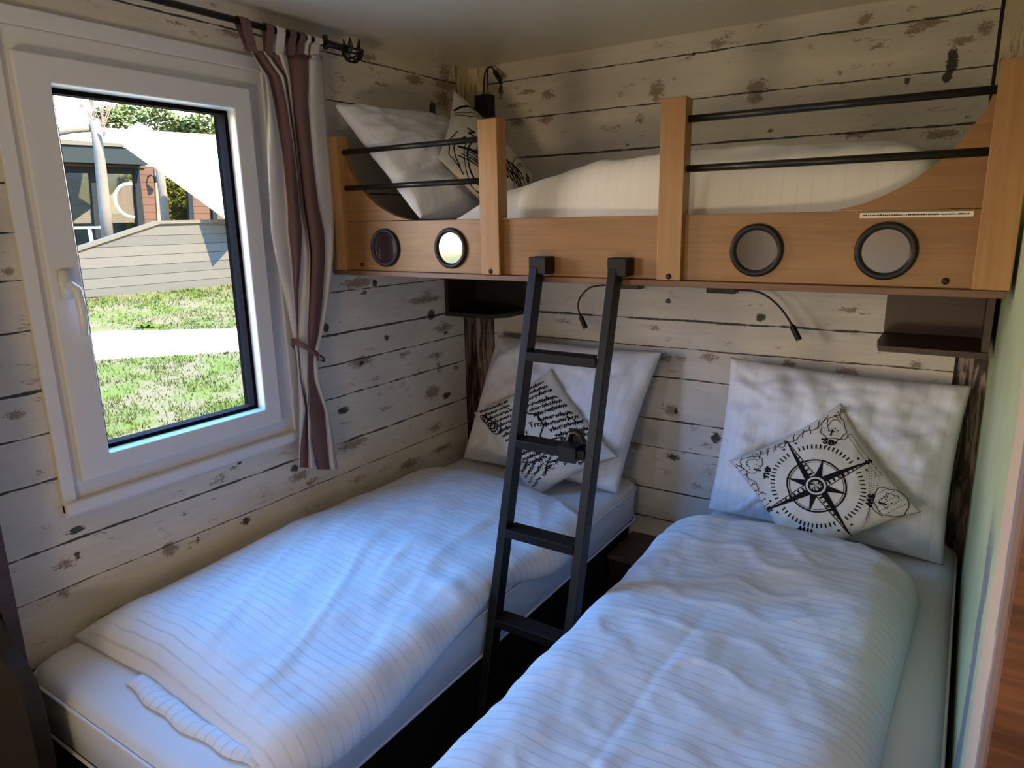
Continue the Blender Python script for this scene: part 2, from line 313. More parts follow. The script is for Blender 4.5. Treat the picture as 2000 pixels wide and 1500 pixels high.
def wall_grid(name, ax, x0, x1, step, mat, spl, hole=None, sgn=1):
    """board wall at plane 0 in the other axis, thickness 0.12 outwards"""
    def ticks(a, b, extra):
        n = max(1, round((b - a) / step)); t = [a + (b - a) * i / n for i in range(n + 1)]
        for e in extra:
            i = min(range(len(t)), key=lambda k: abs(t[k] - e)); t[i] = e
        return t
    hs = ticks(x0, x1, hole[:2] if hole else []); zs = ticks(0.0, H, hole[2:] if hole else [])
    def P(h, z, d): return (h, d, z) if ax == 0 else (-d, h, z)
    nh, nz = len(hs), len(zs); vs = [P(h, z, 0) for z in zs for h in hs]; fs = []
    for j in range(nz - 1):
        for i in range(nh - 1):
            if hole and hs[i] >= hole[0] - 1e-6 and hs[i + 1] <= hole[1] + 1e-6 and zs[j] >= hole[2] - 1e-6 and zs[j + 1] <= hole[3] + 1e-6: continue
            fs.append((j * nh + i, j * nh + i + 1, (j + 1) * nh + i + 1, (j + 1) * nh + i))
    mb = MB(); mb.add(vs, fs)
    T = 0.14
    ho = [x0, hole[0], hole[1], x1] if hole else [x0, x1]; zo = [0.0, hole[2], hole[3], H] if hole else [0.0, H]
    for j in range(len(zo) - 1):
        for i in range(len(ho) - 1):
            if hole and i == 1 and j == 1: continue
            mb.add([P(ho[i], zo[j], T), P(ho[i + 1], zo[j], T), P(ho[i + 1], zo[j + 1], T), P(ho[i], zo[j + 1], T)], [(0, 1, 2, 3)], 1)
    def rim(a, b, c, d):
        q = [P(a, c, 0), P(b, c, 0), P(b, d, 0), P(a, d, 0)]; r = [P(a, c, T), P(b, c, T), P(b, d, T), P(a, d, T)]
        mb.add(q + r, [(0, 1, 5, 4), (1, 2, 6, 5), (2, 3, 7, 6), (3, 0, 4, 7)], 1)
    rim(x0, x1, 0.0, H)
    if hole: rim(*hole)
    o = mb.obj(name, [mat, 'siding_out'], recalc=False)
    at = o.data.color_attributes.new('worn', 'FLOAT_COLOR', 'POINT')
    buf = []
    for idx in range(len(o.data.vertices)):
        if idx >= nh * nz: buf += [0, 0, 0, 1]; continue
        h = hs[idx % nh]; z = zs[idx // nh]; r = k = 0.0
        for cx, cz, sx, sz, a, b in spl:
            dx = (h - cx) / (sx + 1e-4); 
            if abs(dx) > 2: continue
            dz = (z - cz) / (sz + 1e-4); e = dx * dx + dz * dz
            if e < 4: g = math.exp(-e * 1.1); r = max(r, g * a); k = max(k, g * b)
        buf += [r, k, 0, 1]
    at.data.foreach_set('color', buf)
    return tag(o, kind='structure')
HOLE = (-1.80, -1.10, Z(.36), Z(1.53))
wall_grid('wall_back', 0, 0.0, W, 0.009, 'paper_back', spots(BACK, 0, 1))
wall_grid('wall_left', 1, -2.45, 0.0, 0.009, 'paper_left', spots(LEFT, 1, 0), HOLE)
# the rest of the tiny house behind the camera
W2 = (-4.45, -3.25, .85, 1.95)
wl = MB()
for a, b in (((-.14, -5.4, 0), (0, W2[0], H)), ((-.14, W2[1], 0), (0, -2.45, H)), ((-.14, W2[0], 0), (0, W2[1], W2[2])), ((-.14, W2[0], W2[3]), (0, W2[1], H))): wl.box(a, b)
tag(wl.obj('wall_left', 'shell_in'), kind='structure')
tag(MB().box((-.14, -5.54, 0), (4.2, -5.4, H)).obj('wall_rear', 'shell_in'), kind='structure')
tag(MB().box((4.06, -5.4, 0), (4.2, -1.66, H)).obj('wall_far_right', 'shell_in'), kind='structure')
tag(MB().box((-.14, -5.54, -.10), (4.2, .14, 0)).obj('floor', 'floor'), kind='structure')
tag(MB().box((-.14, -5.54, H), (4.2, .14, H + .1)).obj('ceiling', 'ceiling'), kind='structure')
rw = MB().box((W, -1.62, 0), (W + .10, 0.14, H)).obj('wall_right', 'green'); tag(rw, kind='structure')
tag(MB().box((W + .006, -1.66, 0), (4.06, -1.621, H)).obj('wall_partition', 'brown_wood'), kind='structure')
# dark upright board at the foot of the left bed
tag(MB().box((0.001, -2.045, 0), (0.108, -2.012, H)).obj('partition_board', 'dark_wood', bevel=.002),
    'tall dark brown upright board against the left wall at the foot of the left bed', 'board')
fb = []
for x, z in [(0.002, .235), (.06, .225), (.12, .19), (.16, .135), (.19, .125), (.225, .112), (.252, .085), (.268, .045), (.272, 0), (.272, -.5), (.002, -.5)]: fb.append((x, -2.085, Z(z)))
tag(MB().prism(fb, (0, .035, 0)).obj('footboard', 'black_wood', bevel=.003), 'dark footboard with a rounded top corner in front of the tall brown board, bottom left', 'footboard')
# ---------------------------------------------------------------- window
wr = thing('window_1', (0, -1.45, Z(.36)), None, None, kind='structure')
def ring(name, mat, x0, x1, o, i, parent, bevel=.002, taper=0.0):
    """rectangular ring in the yz plane: o, i = (y0, y1, z0, z1)"""
    mb = MB(); a, b, c, d = o; e, f, g, h = i
    def q(x, r): y0, y1, z0, z1 = r; return [(x, y0, z0), (x, y1, z0), (x, y1, z1), (x, y0, z1)]
    ii = (e - taper, f + taper, g - taper, h + taper)
    vs = q(x1, o) + q(x1, ii) + q(x0, o) + q(x0, i); fs = []
    for k in range(4):
        n = (k + 1) % 4; fs += [(k, n, 4 + n, 4 + k), (8 + k, 12 + k, 12 + n, 8 + n), (k, 8 + k, 8 + n, n), (4 + k, 4 + n, 12 + n, 12 + k)]
    return mb.add(vs, fs).obj(name, mat, parent, bevel=bevel)
ring('window_casing', 'pvc', 0.0, .014, (-1.838, -1.062, Z(.332), Z(1.562)), (-1.806, -1.092, Z(.372), Z(1.522)), wr)
ring('window_frame', 'pvc', -.075, .004, (-1.806, -1.092, Z(.372), Z(1.522)), (-1.745, -1.195, Z(.45), Z(1.44)), wr)
sash = ring('window_sash', 'pvc', -.04, .030, (-1.7914, -1.155, Z(.4216), Z(1.4635)), (-1.703, -1.227, Z(.490), Z(1.390)), wr, .004, .012)
ring('glass_gasket', 'gasket', -.036, .0, (-1.712, -1.218, Z(.481), Z(1.399)), (-1.700, -1.232, Z(.494), Z(1.385)), wr, 0)
ring('outer_frame', 'anthracite_pvc', -.066, -.041, (-1.80, -1.10, Z(.36), Z(1.53)), (-1.708, -1.222, Z(.486), Z(1.394)), wr, 0)
MB().box((-.024, -1.708, Z(.484)), (-.020, -1.222, Z(1.396))).obj('glass_pane', 'glass', wr)
MB().box((-.008, -1.838, Z(.34)), (.03, -1.066, Z(.374))).obj('window_sill', 'pvc', wr, bevel=.006)
hd = MB(); hy, hz = -1.757, Z(.93)
hd.lathe([(0.0001, .012), (.0145, .012), (.016, .008), (.016, 0)], (.03, hy, hz), (1, 0, 0), 20)
hd.box((.03, hy - .014, hz - .035), (.040, hy + .014, hz + .035))
hd.tube([(.03, hy, hz), (.062, hy, hz), (.072, hy + .006, hz - .012), (.072, hy + .010, hz - .05), (.069, hy + .011, hz - .09), (.066, hy + .011, hz - .125)], [.009, .009, .011, .011, .010, .009], 12)
hd.obj('window_handle', 'pvc', wr, smooth=True)
w2 = thing('added_window', (0, -3.85, W2[2]), None, None, kind='structure')  # unseen rear window, added to let more daylight into the room
ring('window_frame', 'pvc', -.08, .01, W2, (W2[0] + .07, W2[1] - .07, W2[2] + .07, W2[3] - .07), w2)
MB().box((-.04, W2[0] + .06, W2[2] + .06), (-.035, W2[1] - .06, W2[3] - .06)).obj('glass_pane', 'glass', w2)
MB().tube([(.012, -1.145, Z(1.33)), (.012, -1.145, Z(1.43))], .007, 10).obj('hinge', 'pvc', wr)
MB().tube([(.012, -1.145, Z(.43)), (.012, -1.145, Z(.50))], .007, 10).obj('hinge', 'pvc', wr)
# ---------------------------------------------------------------- curtain rod, finial, curtain
rod = thing('curtain_rod', (.08, -1.3, Z(1.632)), 'black round curtain rod above the window ending in a wire crown finial', 'curtain rod')
RZ = Z(1.632)
MB().tube([(.08, -2.3, RZ), (.08, -.885, RZ)], .0095, 16).obj('rod_tube', 'black_metal', rod, smooth=True)
bk = MB().tube([(0.001, -.90, RZ - .004), (.08, -.90, RZ - .004)], .007, 10); bk.lathe([(.0001, 0), (.016, 0), (.016, .006), (.0001, .006)], (0.001, -.90, RZ - .004), (1, 0, 0), 16)
bk.tube([(.08, -.885, RZ - .018), (.08, -.885, RZ + .024)], .0085, 10)
bk.obj('rod_bracket', 'black_metal', rod, auto=40)
fn = MB().tube([(.08, -.885, RZ), (.08, -.83, RZ), (.08, -.80, RZ)], [.012, .010, .014], 14)
fc = Vector((.08, -.765, RZ - .002)); fr_ = .036
for a in range(6):
    th = math.pi * a / 6; pts = []
    for k in range(15):
        ph = math.pi * (-.5 + k / 14 * 1.0); rr = fr_ * math.cos(ph); pts.append(fc + Vector((math.cos(th) * rr, math.sin(ph) * fr_, math.sin(th) * rr * 1.0)))
    fn.tube([fc + Vector((0, -fr_, 0)) + Vector((0, 0.002 * k, 0)) for k in range(2)], .006, 8)
    hoop = [fc + Vector((math.cos(th) * fr_ * math.cos(u), fr_ * math.sin(u), -abs(math.sin(th)) * fr_ * abs(math.cos(u)) * (1 if True else 1))) for u in [math.pi * (-.5 + j / 16) for j in range(17)]]
    fn.tube(hoop, .0032, 8)
for k in range(5):                              # crown points
    th = math.pi * 2 * k / 5; b0 = fc + Vector((math.cos(th) * .024, math.sin(th) * .026, 0)); b1 = fc + Vector((math.cos(th + .6) * .024, math.sin(th + .6) * .026, .0)); tp = fc + Vector((math.cos(th + .3) * .026, math.sin(th + .3) * .030, .034))
    fn.tube([b0, tp], .0028, 8); fn.tube([tp, b1], .0028, 8)
fn.tube([fc + Vector((math.cos(t) * .03, math.sin(t) * .034, 0)) for t in [2 * math.pi * j / 24 for j in range(25)]], .003, 8, caps=False)
fn.obj('crown_finial', 'black_metal', rod, smooth=True)
CT = thing('curtain', (.06, -1.0, Z(.25)), 'white and mauve brown striped tab curtain tied back beside the window', 'curtain')
# stripe boundaries (photo x) from left to right at a series of heights
ROWS = [(96, [489, 490, 513, 520, 543, 560, 604, 630]), (120, [501, 503, 526, 534, 549, 562, 603, 631]), (150, [518, 524, 548, 557, 562, 567, 603, 633]), (200, [521, 535, 560, 565, 568, 572, 602, 636]),
        (300, [522, 552, 575, 579, 581, 583, 610, 645]), (400, [527, 562, 584, 590, 592, 594, 622, 652]), (450, [529, 563, 590, 600, 601, 602, 633, 652]), (500, [538, 569, 588, 606, 607, 608, 635, 651]),
        (580, [556, 575, 582, 604, 605, 606, 630, 642]), (650, [571, 580, 582, 601, 602, 603, 622, 629]), (695, [579, 583, 585, 600, 601, 602, 612, 619]), (740, [582, 586, 588, 600, 601, 602, 614, 624]),
        (800, [583, 596, 599, 603, 604, 605, 634, 641]), (860, [584, 588, 601, 607, 608, 609, 639, 652]), (912, [584, 585, 602, 617, 618, 619, 644, 660])]
STR = [0, 1, 0, 1, 0, 1, 0]         # white / brown
def row_at(y):
    for (a, A), (b, B) in zip(ROWS, ROWS[1:]):
        if a <= y <= b:
            t = (y - a) / (b - a); return [p + (q - p) * t for p, q in zip(A, B)]
    return ROWS[-1][1]
cm = MB(); NR = 110; cols = 7 * 6 + 1; gv = []; depth_of = []
for j in range(NR + 1):
    y = 96 + (912 - 96) * j / NR; r = row_at(y); tie = math.exp(-((y - 695) / 60.0) ** 2); amp = .016 * (1 - .75 * tie)
    for c in range(cols):
        s = min(c // 6, 6); t = c / 6 - s; px = r[s] + (r[s + 1] - r[s]) * t
        w = (r[s + 1] - r[s]); ph = abs(math.sin(math.pi * t)) * min(1, w / 16)
        d = .052 + amp * (ph if s % 2 == 0 else .35 + .9 * ph) + .010 * math.sin(c * .55 + j * .05) * (1 - tie)
        d += .012 * noise.noise(Vector((c * .21, j * .05, 0)))
        yy = y + (c / cols) * (6 if y > 850 else 3) + (10 * c / cols if y < 110 else 0)
        gv.append(on((px, yy), 0, max(.02, d)))
for j in range(NR):
    for c in range(cols - 1):
        cm.add([gv[j * cols + c], gv[j * cols + c + 1], gv[(j + 1) * cols + c + 1], gv[(j + 1) * cols + c]], [(0, 1, 2, 3)], STR[min(c // 6, 6)])
co = cm.obj('curtain_panel', ['curtain_white', 'curtain_brown'], CT, recalc=False)
bm = bmesh.new(); bm.from_mesh(co.data); bmesh.ops.remove_doubles(bm, verts=bm.verts, dist=1e-6); bm.to_mesh(co.data); bm.free()
co.data.polygons.foreach_set('use_smooth', [True] * len(co.data.polygons))
md = co.modifiers.new('s', 'SOLIDIFY'); md.thickness = .0015; md.offset = 0
topz = on((545, 96), 0, .08).z
for px, bpx, w, mi in [(478, 499, .034, 1), (528, 531, .026, 1), (549, 552, .03, 0), (573, 574, .024, 1), (592, 592, .022, 1), (604, 604, .014, 0), (623, 620, .032, 0)]:
    yt = on((px, 50 + (px - 478) * .27), 0, .09).y; yb = on((bpx, 104 if bpx > 510 else 98), 0, .08); pts = []
    zb = yb.z - .004
    path = [(.066, zb, 1), (.075, zb + .03, .7), (.092, RZ - .006, .1), (.0925, RZ + .006, 0)] + [(.08 + .0125 * math.cos(a), RZ + .0125 * math.sin(a), 0) for a in (.5, 1.1, 1.57, 2.1, 2.7)] + [(.067, RZ - .004, 0), (.064, RZ - .04, .5), (.058, zb, 1)]
    tb = MB(); vs = []
    for x, z, k in path:
        yc = yt + (yb.y - yt) * k; vs += [(x, yc - w / 2, z), (x, yc + w / 2, z)]
    tb.add(vs, [(2 * i, 2 * i + 1, 2 * i + 3, 2 * i + 2) for i in range(len(path) - 1)])
    o = tb.obj('curtain_tab', 'curtain_brown' if mi else 'curtain_white', CT, recalc=False)
    md = o.modifiers.new('s', 'SOLIDIFY'); md.thickness = .0016; md.offset = 0
tb = MB(); tie = []
for a in range(25):
    th = 2 * math.pi * a / 24; y = -1.055 + .047 * math.cos(th); x = .058 + .036 * math.sin(th); z = Z(.652) - .035 * math.cos(th)
    tie += [(x, y, z - .011), (x, y, z + .011)]
tb.add(tie, [(2 * i, 2 * i + 1, 2 * i + 3, 2 * i + 2) for i in range(24)]); o = tb.obj('tieback', 'curtain_brown', CT, recalc=False, smooth=True)
md = o.modifiers.new('s', 'SOLIDIFY'); md.thickness = .002
MB().tube([(.078, -1.012, Z(.628)), (.09, -1.006, Z(.618)), (.084, -1.0, Z(.606)), (.075, -1.01, Z(.612))], .003, 8).obj('tieback_ring', 'chrome', CT, smooth=True)
# ---------------------------------------------------------------- soft goods
def fbm(p, s, o=3):
    v = 0; a = 1
    for i in range(o): v += a * noise.noise(Vector(p) * s); s *= 2.03; a *= .5
    return v
def mattress(name, x0, x1, y0, y1, ztop, th, label, cat, mat='sheet', pipe=True, wob=.004, root=None):
    mb = MB(); r = .09
    def sec(t):       # closed cross-section direction param -> inset, height
        pass
    vs = []; lv = [(0, -th, .02), (0, -th + .015, .005), (0, -th * .5, 0), (0, -.05, .0), (0, -.02, .006), (0, -.006, .02), (0, 0, .045)]
    per = []
    def outline(ins, n=160):
        X0, X1, Y0, Y1 = x0 + ins, x1 - ins, y0 + ins, y1 - ins; R = max(r - ins * .5, .012); pts = []
        for cx, cy, a0 in ((X1 - R, Y1 - R, 0), (X0 + R, Y1 - R, 90), (X0 + R, Y0 + R, 180), (X1 - R, Y0 + R, 270)):
            for k in range(8): a = math.radians(a0 + 90 * k / 7); pts.append(Vector((cx + R * math.cos(a), cy + R * math.sin(a), 0)))
        # resample edges
        out = []
        for i in range(len(pts)):
            p, q = pts[i], pts[(i + 1) % len(pts)]; m = max(1, int((q - p).length / .05)) if (q - p).length > .06 else 1
            L = len(out)
            for k in range(m): out.append(p.lerp(q, k / m))
        return out
    rings = []
    base = outline(0.0); cnt = len(base); cx, cy = (x0 + x1) / 2, (y0 + y1) / 2
    for _, z, ins in lv:
        ring_ = []
        for p in base:
            d = Vector((p.x - cx, p.y - cy, 0)); q = Vector((p.x - ins * (1 if p.x > cx else -1) * min(1, abs(d.x) / ((x1 - x0) / 2) ) ** 6, p.y - ins * (1 if p.y > cy else -1) * min(1, abs(d.y) / ((y1 - y0) / 2)) ** 6, ztop + z))
            if z < -.02 and z > -th: q += Vector((1 if p.x > cx else 0, 0, 0)) * fbm((p.x, p.y * .6, z * 4), 4) * wob * 2
            ring_.append(q)
        rings.append(ring_)
    for rg in rings: vs += rg
    fs = [(i * cnt + k, i * cnt + (k + 1) % cnt, (i + 1) * cnt + (k + 1) % cnt, (i + 1) * cnt + k) for i in range(len(rings) - 1) for k in range(cnt)]
    fs.append(tuple(reversed(range(cnt)))); mb.add(vs, fs)
    # top: concentric shrink to the centre
    last = rings[-1]; o0 = (len(rings) - 1) * cnt; K = 14; tv = []
    for k in range(1, K + 1):
        s = 1 - k / K * .98
        tv += [Vector((cx + (p.x - cx) * s, cy + (p.y - cy) * s, ztop + wob * fbm((p.x * s, p.y * s, 0), 3))) for p in last]
    allv = mb.v + [tuple(p) for p in tv]; base_i = len(mb.v); mb.v = allv
    for k in range(K):
        a = o0 if k == 0 else base_i + (k - 1) * cnt; b = base_i + k * cnt
        for i in range(cnt): mb.f.append((a + i, a + (i + 1) % cnt, b + (i + 1) % cnt, b + i)); mb.mi.append(0)
    mb.f.append(tuple(base_i + (K - 1) * cnt + i for i in range(cnt))); mb.mi.append(0)
    if root is None: root = tag(bpy.data.objects.new(name, None), label, cat); C.objects.link(root); root.location = (cx, cy, ztop - th)
    mb.obj('fitted_sheet', mat, root, smooth=True)
    if pipe:
        for zz in (ztop - .028, ztop - th + .012):
            p = MB(); p.tube([Vector((q.x, q.y, zz)) for q in base] + [Vector((base[0].x, base[0].y, zz))], .0042, 6, caps=False); p.obj('piping', 'sheet', root, smooth=True)
    return root
mattress('mattress', .004, .845, -2.0, -.004, Z(0), .17, 'white sheeted mattress of the lower bed under the window, on the left', 'mattress')
mattress('mattress', 1.185, 1.968, -2.05, -.004, Z(0), .17, 'white sheeted mattress of the lower bed along the green wall, on the right', 'mattress')
mattress('mattress', .03, 1.945, -.80, -.004, Z(1.058), .10, 'white sheeted mattress lying inside the wooden upper bunk', 'mattress')
def uvmap(me, fn):
    uv = me.uv_layers.new(name='UVMap')
    for lp in me.loops: uv.data[lp.index].uv = fn(lp.vertex_index)
def cloth_slab(name, mat, P, L, Wd, hf, label, cat, nu=150, nv=70, seed=0):
    """closed quilt: P(u, v) -> (point on what it lies on, normal); hf(u, v) -> height; u along, v across, both 0..1"""
    vs = []; uvs = []
    for side in (0, 1):
        for i in range(nu + 1):
            for j in range(nv + 1):
                u, v = i / nu, j / nv; p, n = P(u, v); h = hf(u, v)
                e = min(1, min(u, 1 - u) * L / .02, min(v, 1 - v) * Wd / .02)
                vs.append(p + n * (.004 + (h if side else 0)) + (n * .0)); uvs.append((v * Wd, u * L))
    N = (nu + 1) * (nv + 1); fs = []
    for i in range(nu):
        for j in range(nv):
            a = i * (nv + 1) + j; b = a + 1; c = b + nv + 1; d = a + nv + 1
            fs.append((a, d, c, b)); fs.append((a + N, b + N, c + N, d + N))
    for i in range(nu):
        for j in (0, nv):
            a = i * (nv + 1) + j; d = a + nv + 1; fs.append((a, a + N, d + N, d) if j == 0 else (a, d, d + N, a + N))
    for j in range(nv):
        for i in (0, nu):
            a = i * (nv + 1) + j; b = a + 1; fs.append((a, b, b + N, a + N) if i == 0 else (a, a + N, b + N, b))
    mb = MB().add(vs, fs); o = mb.obj(name, mat, None, smooth=True, origin=vs[0]); uvmap(o.data, lambda k: uvs[k])
    return tag(o, label, cat)
def smooth(x): x = max(0, min(1, x)); return x * x * (3 - 2 * x)
def edgeprof(d, w, p=.5): x = max(0, min(1, d / w)); return (1 - (1 - x) ** 2) ** p
# left duvet: lies on the mattress and folds down over its right side
MX = .845
def PL(u, v):
    xl = .022 + .012 * math.sin(u * 9) - .004; wtot = .862 + .012 * math.sin(u * 9 + 1) - .02 * smooth((u - .75) / .25) - .034 * math.exp(-((u - .62) / .12) ** 2) - .03 * smooth((.12 - u) / .12) * 1
    s = v * wtot; y = -1.86 + u * 1.385
    y += (v - .5) * -.02 + .05 * (1 - u) * (abs(v - .4)) * -1
    y += .055 * smooth((u - .8) / .2) * (1 - (2 * v - .95) ** 2) * 1.0 - .07 * smooth((u - .9) / .1) * smooth((v - .8) / .2)
    x = xl + s; r = .045; x1 = MX - r + .004
    if x <= x1: return Vector((x, y, Z(0))), Vector((0, 0, 1))
    a = (x - x1) / r
    if a < math.pi / 2: return Vector((x1 + r * math.sin(a), y, Z(0) - r + r * math.cos(a))), Vector((math.sin(a), 0, math.cos(a)))
    return Vector((x1 + r, y, Z(0) - r - (a - math.pi / 2) * r)), Vector((1, 0, 0))
def HL(u, v):
    e = edgeprof(min(u, (1 - u)) * 1.4, .13, .6) * edgeprof(v * .95, .16, .65) * edgeprof((1 - v) * .95, .10, .6)
    h = .010 + (.070 + .018 * math.sin(v * 5)) * e
    h += e * (.011 * fbm((u * 1.4, v, 3), 3.2) + .004 * fbm((u * 1.4, v, 8), 11))
    rd = 1 - abs(noise.noise(Vector((u * 2.2 + 4, v * 7 + u * 3.0, 2)))) ; h += e * .012 * max(0, rd - .75) * 4 * .5
    # small tugs along the hanging side
    h += .012 * smooth((v - .72) / .2) * math.sin(u * 42 + 3 * noise.noise(Vector((u * 9, v * 3, 0)))) * .35 * e
    return max(.008, h)
cloth_slab('duvet', 'duvet', PL, 1.385, .9, HL, 'white satin striped duvet spread flat on the left bed under the window', 'duvet', 190, 90)
# turned under corner of the duvet's foot end
def PF(u, v):
    return Vector((.325 + u * .52, -1.902 - .020 * math.sin(math.pi * u) + v * .12 + .004 * math.sin(u * 22), Z(0) - (.03 * smooth((u - .88) / .12)))), Vector((0, 0, 1))
def HF(u, v): return .004 + .012 * edgeprof(min(u, 1 - u) * .5, .06) * edgeprof(v * .12, .04) * (1 - smooth((v - .15) / .25)) + .006 * max(0, fbm((u * 3, v, 1), 5))
dl = bpy.data.objects['duvet']
ft = cloth_slab('duvet_hem', 'duvet', PF, .46, .16, HF, 'lower layer of the left duvet peeking out at its foot end', 'duvet', 50, 20)
ft.parent = dl; ft.location = ft.location - dl.location; del ft['label']; del ft['category']
# right duvet
def PR(u, v):
    y = -2.02 + u * 1.60 + .05 * math.sin(v * 3.1) * smooth((u - .8) / .2) - .06 * smooth((u - .85) / .15) * smooth((v - .75) / .25)
    xl = 1.150 + .012 * math.sin(u * 8 + 1) + .025 * noise.noise(Vector((u * 3, 0, 5))) + .06 * smooth((u - .86) / .14); xr = 1.875 + .012 * math.sin(u * 6 + 2) - .05 * smooth((u - .93) / .07)
    x = xl + (xr - xl) * v; z = Z(0)
    if x < 1.20: z -= (1.20 - x) * .9
    return Vector((x, y, z)), Vector((-.35 * (1 - smooth(v / .12)), 0, 1)).normalized()
def HR(u, v):
    e = edgeprof((1 - u) * 1.6, .16, .6) * edgeprof(v * .75, .12, .6) * edgeprof((1 - v) * .75, .13, .55)
    h = .012 + (.105 + .02 * math.sin(u * 7 + 1) * .6) * e + e * (.013 * fbm((u * 1.6, v * .75, 9), 3.0) + .005 * fbm((u * 1.6, v * .75, 4), 10))
    rg = 1 - abs(noise.noise(Vector((u * 11, v * 4.5, 7)))); h += e * .008 * max(0, rg - .8) * 5 * .6
    h += -.003 * math.exp(-((v - .42 - .1 * (u - .5)) / .012) ** 2) * smooth((.75 - u) / .3)
    return max(.01, h)
cloth_slab('duvet', 'duvet', PR, 1.60, .75, HR, 'thick white satin striped duvet on the right bed beside the green wall', 'duvet', 210, 90)
# upper duvet
def PU(u, v):
    x = .50 + u * 1.36; y = -.775 + v * .70 + .02 * math.sin(u * 8) * (1 - v); return Vector((x, y, Z(1.058))), Vector((0, 0, 1))
def HU(u, v):
    e = edgeprof(u * 1.36, .34, .7) * edgeprof((1 - u) * 1.36, .2, .6) * edgeprof(v * .7, .07, .5) * edgeprof((1 - v) * .7, .14, .6)
    b = .100 + .055 * smooth((u - .05) / .40) + .045 * v * smooth((u - .2) / .3)
    w = .016 * fbm((u * 1.4, v * .7, 19), 4.5) + .010 * math.sin(u * 60 + 4 * noise.noise(Vector((u * 4, v * 2, 3)))) * smooth((u - .68) / .12) * (1 - smooth(v / .35)) * .7
    return .010 + e * (b + w)
du = cloth_slab('duvet', 'duvet_up', PU, 1.36, .70, HU, 'puffy white duvet lying in the upper bunk behind the railing', 'duvet', 190, 70)
uvl = du.data.uv_layers[0]
# pillows ------------------------------------------------------------
def pillow_surface(o, U, V, T, pinch=.07, ex=.42, wr=.0, seed=0, sag=0.0, n=44):
    """returns f(u,v,side)->point ; u,v in -1..1, U,V half vectors, front normal = U x V"""
    U = Vector(U); V = Vector(V); N = U.cross(V).normalized(); o = Vector(o)
    def f(u, v, side=1, off=0.0):
        x = u * (1 - pinch * (1 - v * v) * abs(u)); y = v * (1 - pinch * (1 - u * u) * abs(v))
        h = T * ((1 - u * u + .0) * (1 - v * v)) ** ex * (1 + .0)
        if wr: 
            e = 1 - max(abs(u), abs(v)) ** 6
            h += wr * (fbm((u * 1.0, v * 1.0, seed), 2.2) * .9 + .35 * fbm((u, v, seed + 4), 6)) * e
            rd = 1 - abs(noise.noise(Vector((math.atan2(v, u) * 2.2, (u * u + v * v) * .5, seed + 2)))); h += wr * .9 * max(0, rd - .82) * 5 * (max(abs(u), abs(v)) ** 2) * e
        h = max(h, 0)
        return o + U * x + V * (y - sag * (1 - u * u) * (1 - v * v)) + N * (h * (1 if side > 0 else -.55) + off)
    return f, n
def pillow(name, mat, parent, f, n, size):
    vs = []; uvs = []
    for side in (1, -1):
        for i in range(n + 1):
            for j in range(n + 1):
                u = -math.cos(math.pi * i / n); v = -math.cos(math.pi * j / n); u = .5 * u + .5 * (-1 + 2 * i / n); v = .5 * v + .5 * (-1 + 2 * j / n)
                vs.append(f(u, v, side)); uvs.append((u * size / 2, v * size / 2))
    Nn = (n + 1) ** 2; fs = []
    for i in range(n):
        for j in range(n):
            a = i * (n + 1) + j; b = a + n + 1; fs.append((a, b, b + 1, a + 1)); fs.append((a + Nn, a + 1 + Nn, b + 1 + Nn, b + Nn))
    mb = MB().add(vs, fs)
    o = mb.obj(name, mat, parent, smooth=True, origin=vs[0] if parent is None else None, recalc=False); uvmap(o.data, lambda k: uvs[k])
    bm = bmesh.new(); bm.from_mesh(o.data); bmesh.ops.remove_doubles(bm, verts=bm.verts, dist=1e-5); bmesh.ops.recalc_face_normals(bm, faces=bm.faces); bm.to_mesh(o.data); bm.free()
    return o
# big pillows against the back wall
def bed_pillow(corners, T, label, seed, name='pillow', mat='pillow', flange=True, pinch=.04, wr=.030, ex=.40):
    bl, br, tr, tl = [Vector(c) for c in corners]; o = (bl + br + tr + tl) / 4; U = (br + tr - bl - tl) / 4; V = (tl + tr - bl - br) / 4
    f, n = pillow_surface(o, U, V, T, pinch, ex, wr, seed, n=64)
    ob = pillow(name, mat, None, f, n, 2 * U.length); return tag(ob, label, 'pillow'), f
bed_pillow([(.07, -.225, Z(.012)), (.835, -.235, Z(.012)), (.945, -.085, Z(.555)), (.175, -.075, Z(.575))], .105, 'square white pillow standing against the back wall on the left bed', 3)
bed_pillow([(1.205, -.235, Z(.012)), (1.925, -.235, Z(.010)), (1.957, -.085, Z(.53)), (1.197, -.085, Z(.575))], .115, 'square white pillow standing against the back wall on the right bed', 11, wr=.036)
bed_pillow([(.38, -.785, Z(1.075)), (.36, -.06, Z(1.075)), (.05, -.06, Z(1.455)), (.06, -.87, Z(1.450))], .10, 'white pillow leaning on the left wall at the head of the upper bunk', 21, wr=.03)
